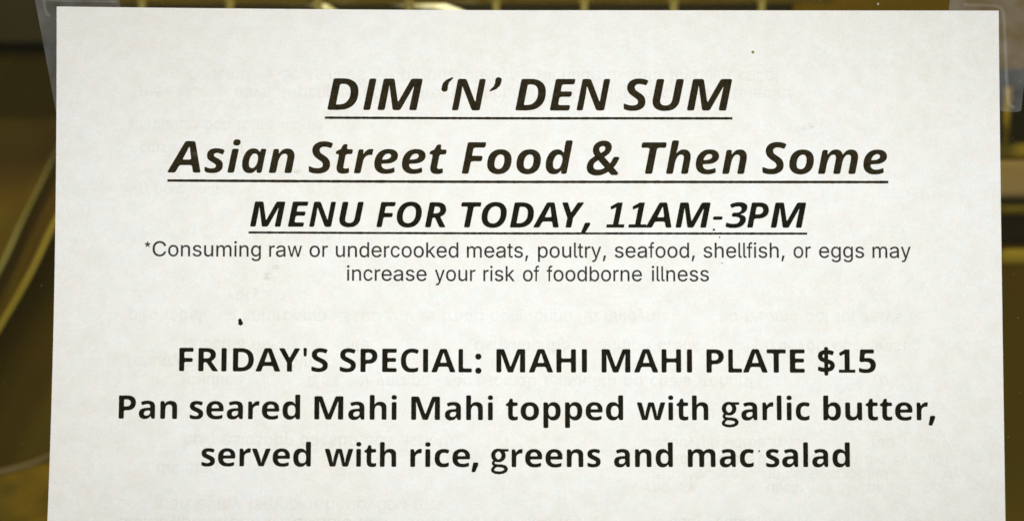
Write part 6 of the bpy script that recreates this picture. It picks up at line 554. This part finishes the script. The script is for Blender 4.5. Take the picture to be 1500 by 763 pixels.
LAB = ["bold slanted heading line", "bold slanted second heading line", "bold slanted menu hours line", "small thin footnote line", "small thin second footnote line",
       "bold line naming the special and its price", "bold upright description line", "bold upright last description line"]
for li, (st, row) in enumerate(LINES):
    placed = []
    for word, u, v, sx, sy, pens in row:
        for ch_, pen in zip(word, pens):
            placed.append(((st, ch_), u + pen * sx, v + rnd.uniform(-.012, .012), sx, sy))
    lay(placed, .03, M['ink_grey'] if st == 'regular' else M['ink'] if li < 2 else M['ink_dark'], 'printed_line', LAB[li])
for i, (ua, ub, v, t) in enumerate(UNDER):
    n = 220; V, F = [], []
    for j in range(n + 1):
        u = ua + (ub - ua) * j / n; h = t * .57 * (1 + rnd.uniform(-.10, .10)); off = rnd.uniform(-.008, .008)
        V += [surf(u, v - h + off, .036), surf(u, v + h + off, .036)]
    for j in range(n): F.append((2 * j, 2 * j + 1, 2 * j + 3, 2 * j + 2))
    mesh_obj('underline', V, F, M['ink'] if i < 2 else M['ink_dark'], sheet)

# specks of toner and dirt
def blob(pts_mm, m, name='speck', lift=.034):
    V = []; F = []
    for (u, v, r, ry) in pts_mm:
        b = len(V); V.append(surf(u, v, lift)); n = 12
        for k_ in range(n):
            a = -2 * math.pi * k_ / n; rr = rnd.uniform(.8, 1.15); V.append(surf(u + r * rr * math.cos(a), v + ry * rr * math.sin(a), lift))
        for k_ in range(n): F.append((b, b + 1 + (k_ + 1) % n, b + 1 + k_))
        lift += .003
    return mesh_obj(name, V, F, m, sheet)
blob([(42.45, 71.1, .44, .46), (42.58, 71.7, .56, .58)], M['ink_dark'])
blob([(159.55, 9.6, .36, .34)], M['post'])
blob([(150.4, 50.25, .30, .26), (151.7, 51.9, .14, .22)], M['ink_grey'])
blob([(152.2, 57.8, .18, .16)], M['post'])
blob([(26.5, 29.4, .18, .16)], M['ghost'])
blob([(160.3, 100.3, .22, .22)], M['ink_dark'])
blob([(201.2, 86.8, .3, .3)], M['smudge'])
for _ in range(34):
    blob([(rnd.uniform(4, 212), rnd.uniform(3, 117), rnd.uniform(.12, .4), rnd.uniform(.1, .35))], M['smudge'])
# soft grey scuffs
for (u, v) in ((49.0, 60.6), (50.6, 59.0), (48.2, 61.4), (170.8, 27.2), (172.6, 26.6), (31.5, 33.2), (55.2, 36.9)):
    blob([(u + rnd.uniform(-.5, .5), v + rnd.uniform(-.4, .4), rnd.uniform(.4, 1.1), rnd.uniform(.25, .6)) for _ in range(4)], M['smudge'], 'scuff')

# print on the far side showing through: upside-down words
letters = 'aosenruiptdcylmohb'
def ghost_line(ua, ub, v, h=1.0, p=1.0):
    u = ua; placed = []
    sx = .0058 * h
    while u < ub:
        nlen = rnd.randint(2, 9)
        if rnd.random() < p:
            for _ in range(nlen):
                c = rnd.choice(letters); gv, gt = glyph(('regular', c))
                wd = max(x for x, y in gv)
                placed.append((('regular', c), u, v, sx, -sx)); u += wd * sx + .25
                if u > ub: break
        else: u += nlen * 1.6
        u += 1.5
    return placed
GH = [(19, 165, 14.0, 1, .8), (19, 168, 18.0, 1, .85), (17, 60, 25.6, .9, .6), (17, 48, 31, .9, .4), (17, 80, 40.5, .9, .4), (17, 60, 54, .9, .3), (17, 52, 64.5, 1, .8), (17, 192, 69.0, 1, .9),
      (17, 196, 75.6, 1, .6), (17, 60, 79.5, 1, .7), (17, 196, 83.6, 1, .8), (30, 92, 97.0, 1, .9), (24, 40, 103.2, 1, .9), (15.5, 88, 111.2, 1.05, 1), (16, 120, 115.3, 1.05, .9), (136, 205, 97.5, .9, .8), (136, 203, 101.2, .9, .9), (136, 205, 104.6, .9, .9), (134, 205, 107.6, .9, .8), (140, 180, 115.3, .9, .9)]
for g in GH:
    gl_ = ghost_line(*g)
    soft = []
    for dx, dy in ((0, 0), (.26, .06), (-.24, .14), (.04, -.2)): soft.append([(k_, u + dx, v + dy, a_, b_) for k_, u, v, a_, b_ in gl_])
    lay_layers(soft, (.008, .013, .018, .023), M['ghost'], 'show_through_line')

# ------------------------------------------------------------ tape at the two upper corners
def tape(px, py, tilt, side, length, label):
    """a 19 mm strip whose lower outer corner is at (px, py); tilt is its lean"""
    p = PX
    up = Vector((tilt, 1)).normalized(); ac = Vector((up.y, -up.x)) * side     # across, towards the sheet's middle
    o = Vector(((px - 750) * p, (381.5 - py) * p)); wd = .01905
    nx, ny = 60, 110; V = []; F = []
    for j in range(ny + 1):
        for i in range(nx + 1):
            s, t = i / nx * wd, j / ny * length
            if j == 0: t += .0006 * (abs(2 * i / nx - 1) ** 12) + rnd.uniform(0, .0001)
            q_ = o + ac * s + up * t; V.append((q_.x, .00022, q_.y))
    q2 = nx + 1
    for j in range(ny):
        for i in range(nx):
            f = (j * q2 + i, j * q2 + i + 1, (j + 1) * q2 + i + 1, (j + 1) * q2 + i); F.append(f if side > 0 else f[::-1])
    t_ = mesh_obj('tape_strip', V, F, M['tape'], smooth=True)
    tag(t_, label, 'tape'); return t_
tl = tape(82.5, 168, -.19, 1, .055, 'clear frosted tape strip over the upper left corner of the sheet')
tr = tape(1496, 166, .11, -1, .055, 'clear frosted tape strip over the upper right corner of the sheet')
# creases where the tape lifts round the paper's edge
def crease(pts, wd, par):
    P = spline([Vector(((x - 750) * PX, 0.00020, (381.5 - y) * PX)) for x, y in pts], 8); V = []; F = []
    for i, c in enumerate(P):
        t = (P[min(i + 1, len(P) - 1)] - P[max(i - 1, 0)]).normalized(); n_ = Vector((-t.z, 0, t.x)) * wd * PX / 2
        for f, h in ((-1, 0), (-.4, .00008), (.4, .00008), (1, 0)): q_ = c + n_ * f; V.append((q_.x, q_.y - h, q_.z))
    for i in range(len(P) - 1):
        for k_ in range(3): F.append((4 * i + k_, 4 * i + k_ + 1, 4 * i + 5 + k_, 4 * i + 4 + k_))
    mesh_obj('crease', V, F, M['crease'], par, smooth=True)
crease([(1412, 7), (1435, 8), (1458, 9), (1467, 13), (1471, 24), (1472.5, 50), (1474, 90), (1476, 130), (1479, 152), (1487, 158)], 5, tr)
crease([(64, -2), (65, 10), (68, 20), (73, 24)], 4, tl)
crease([(66, -1), (90, 1.5), (130, 2), (170, 3)], 3, tl)

# dust on the glass
V, F = [], []
for (x, y) in [(1287, 6), (1437, 531)] + [(rnd.choice((rnd.uniform(2, 66), rnd.uniform(1476, 1498))), rnd.uniform(5, 760)) for _ in range(13)]:
    r = (1.6 if not V else rnd.uniform(.3, .6)) * PX; b = len(V); c = Vector(((x - 750) * PX, .0004, (381.5 - y) * PX))
    for d_ in ((r, 0, 0), (-r, 0, 0), (0, 0, r * 1.5), (0, 0, -r * 1.4), (0, -r * .6, 0)): V.append(tuple(c + Vector(d_)))
    F += [(b + 4, b + 2, b), (b + 4, b + 1, b + 2), (b + 4, b + 3, b + 1), (b + 4, b, b + 3)]
mesh_obj('dust', V, F, M['dust'], kind='stuff')
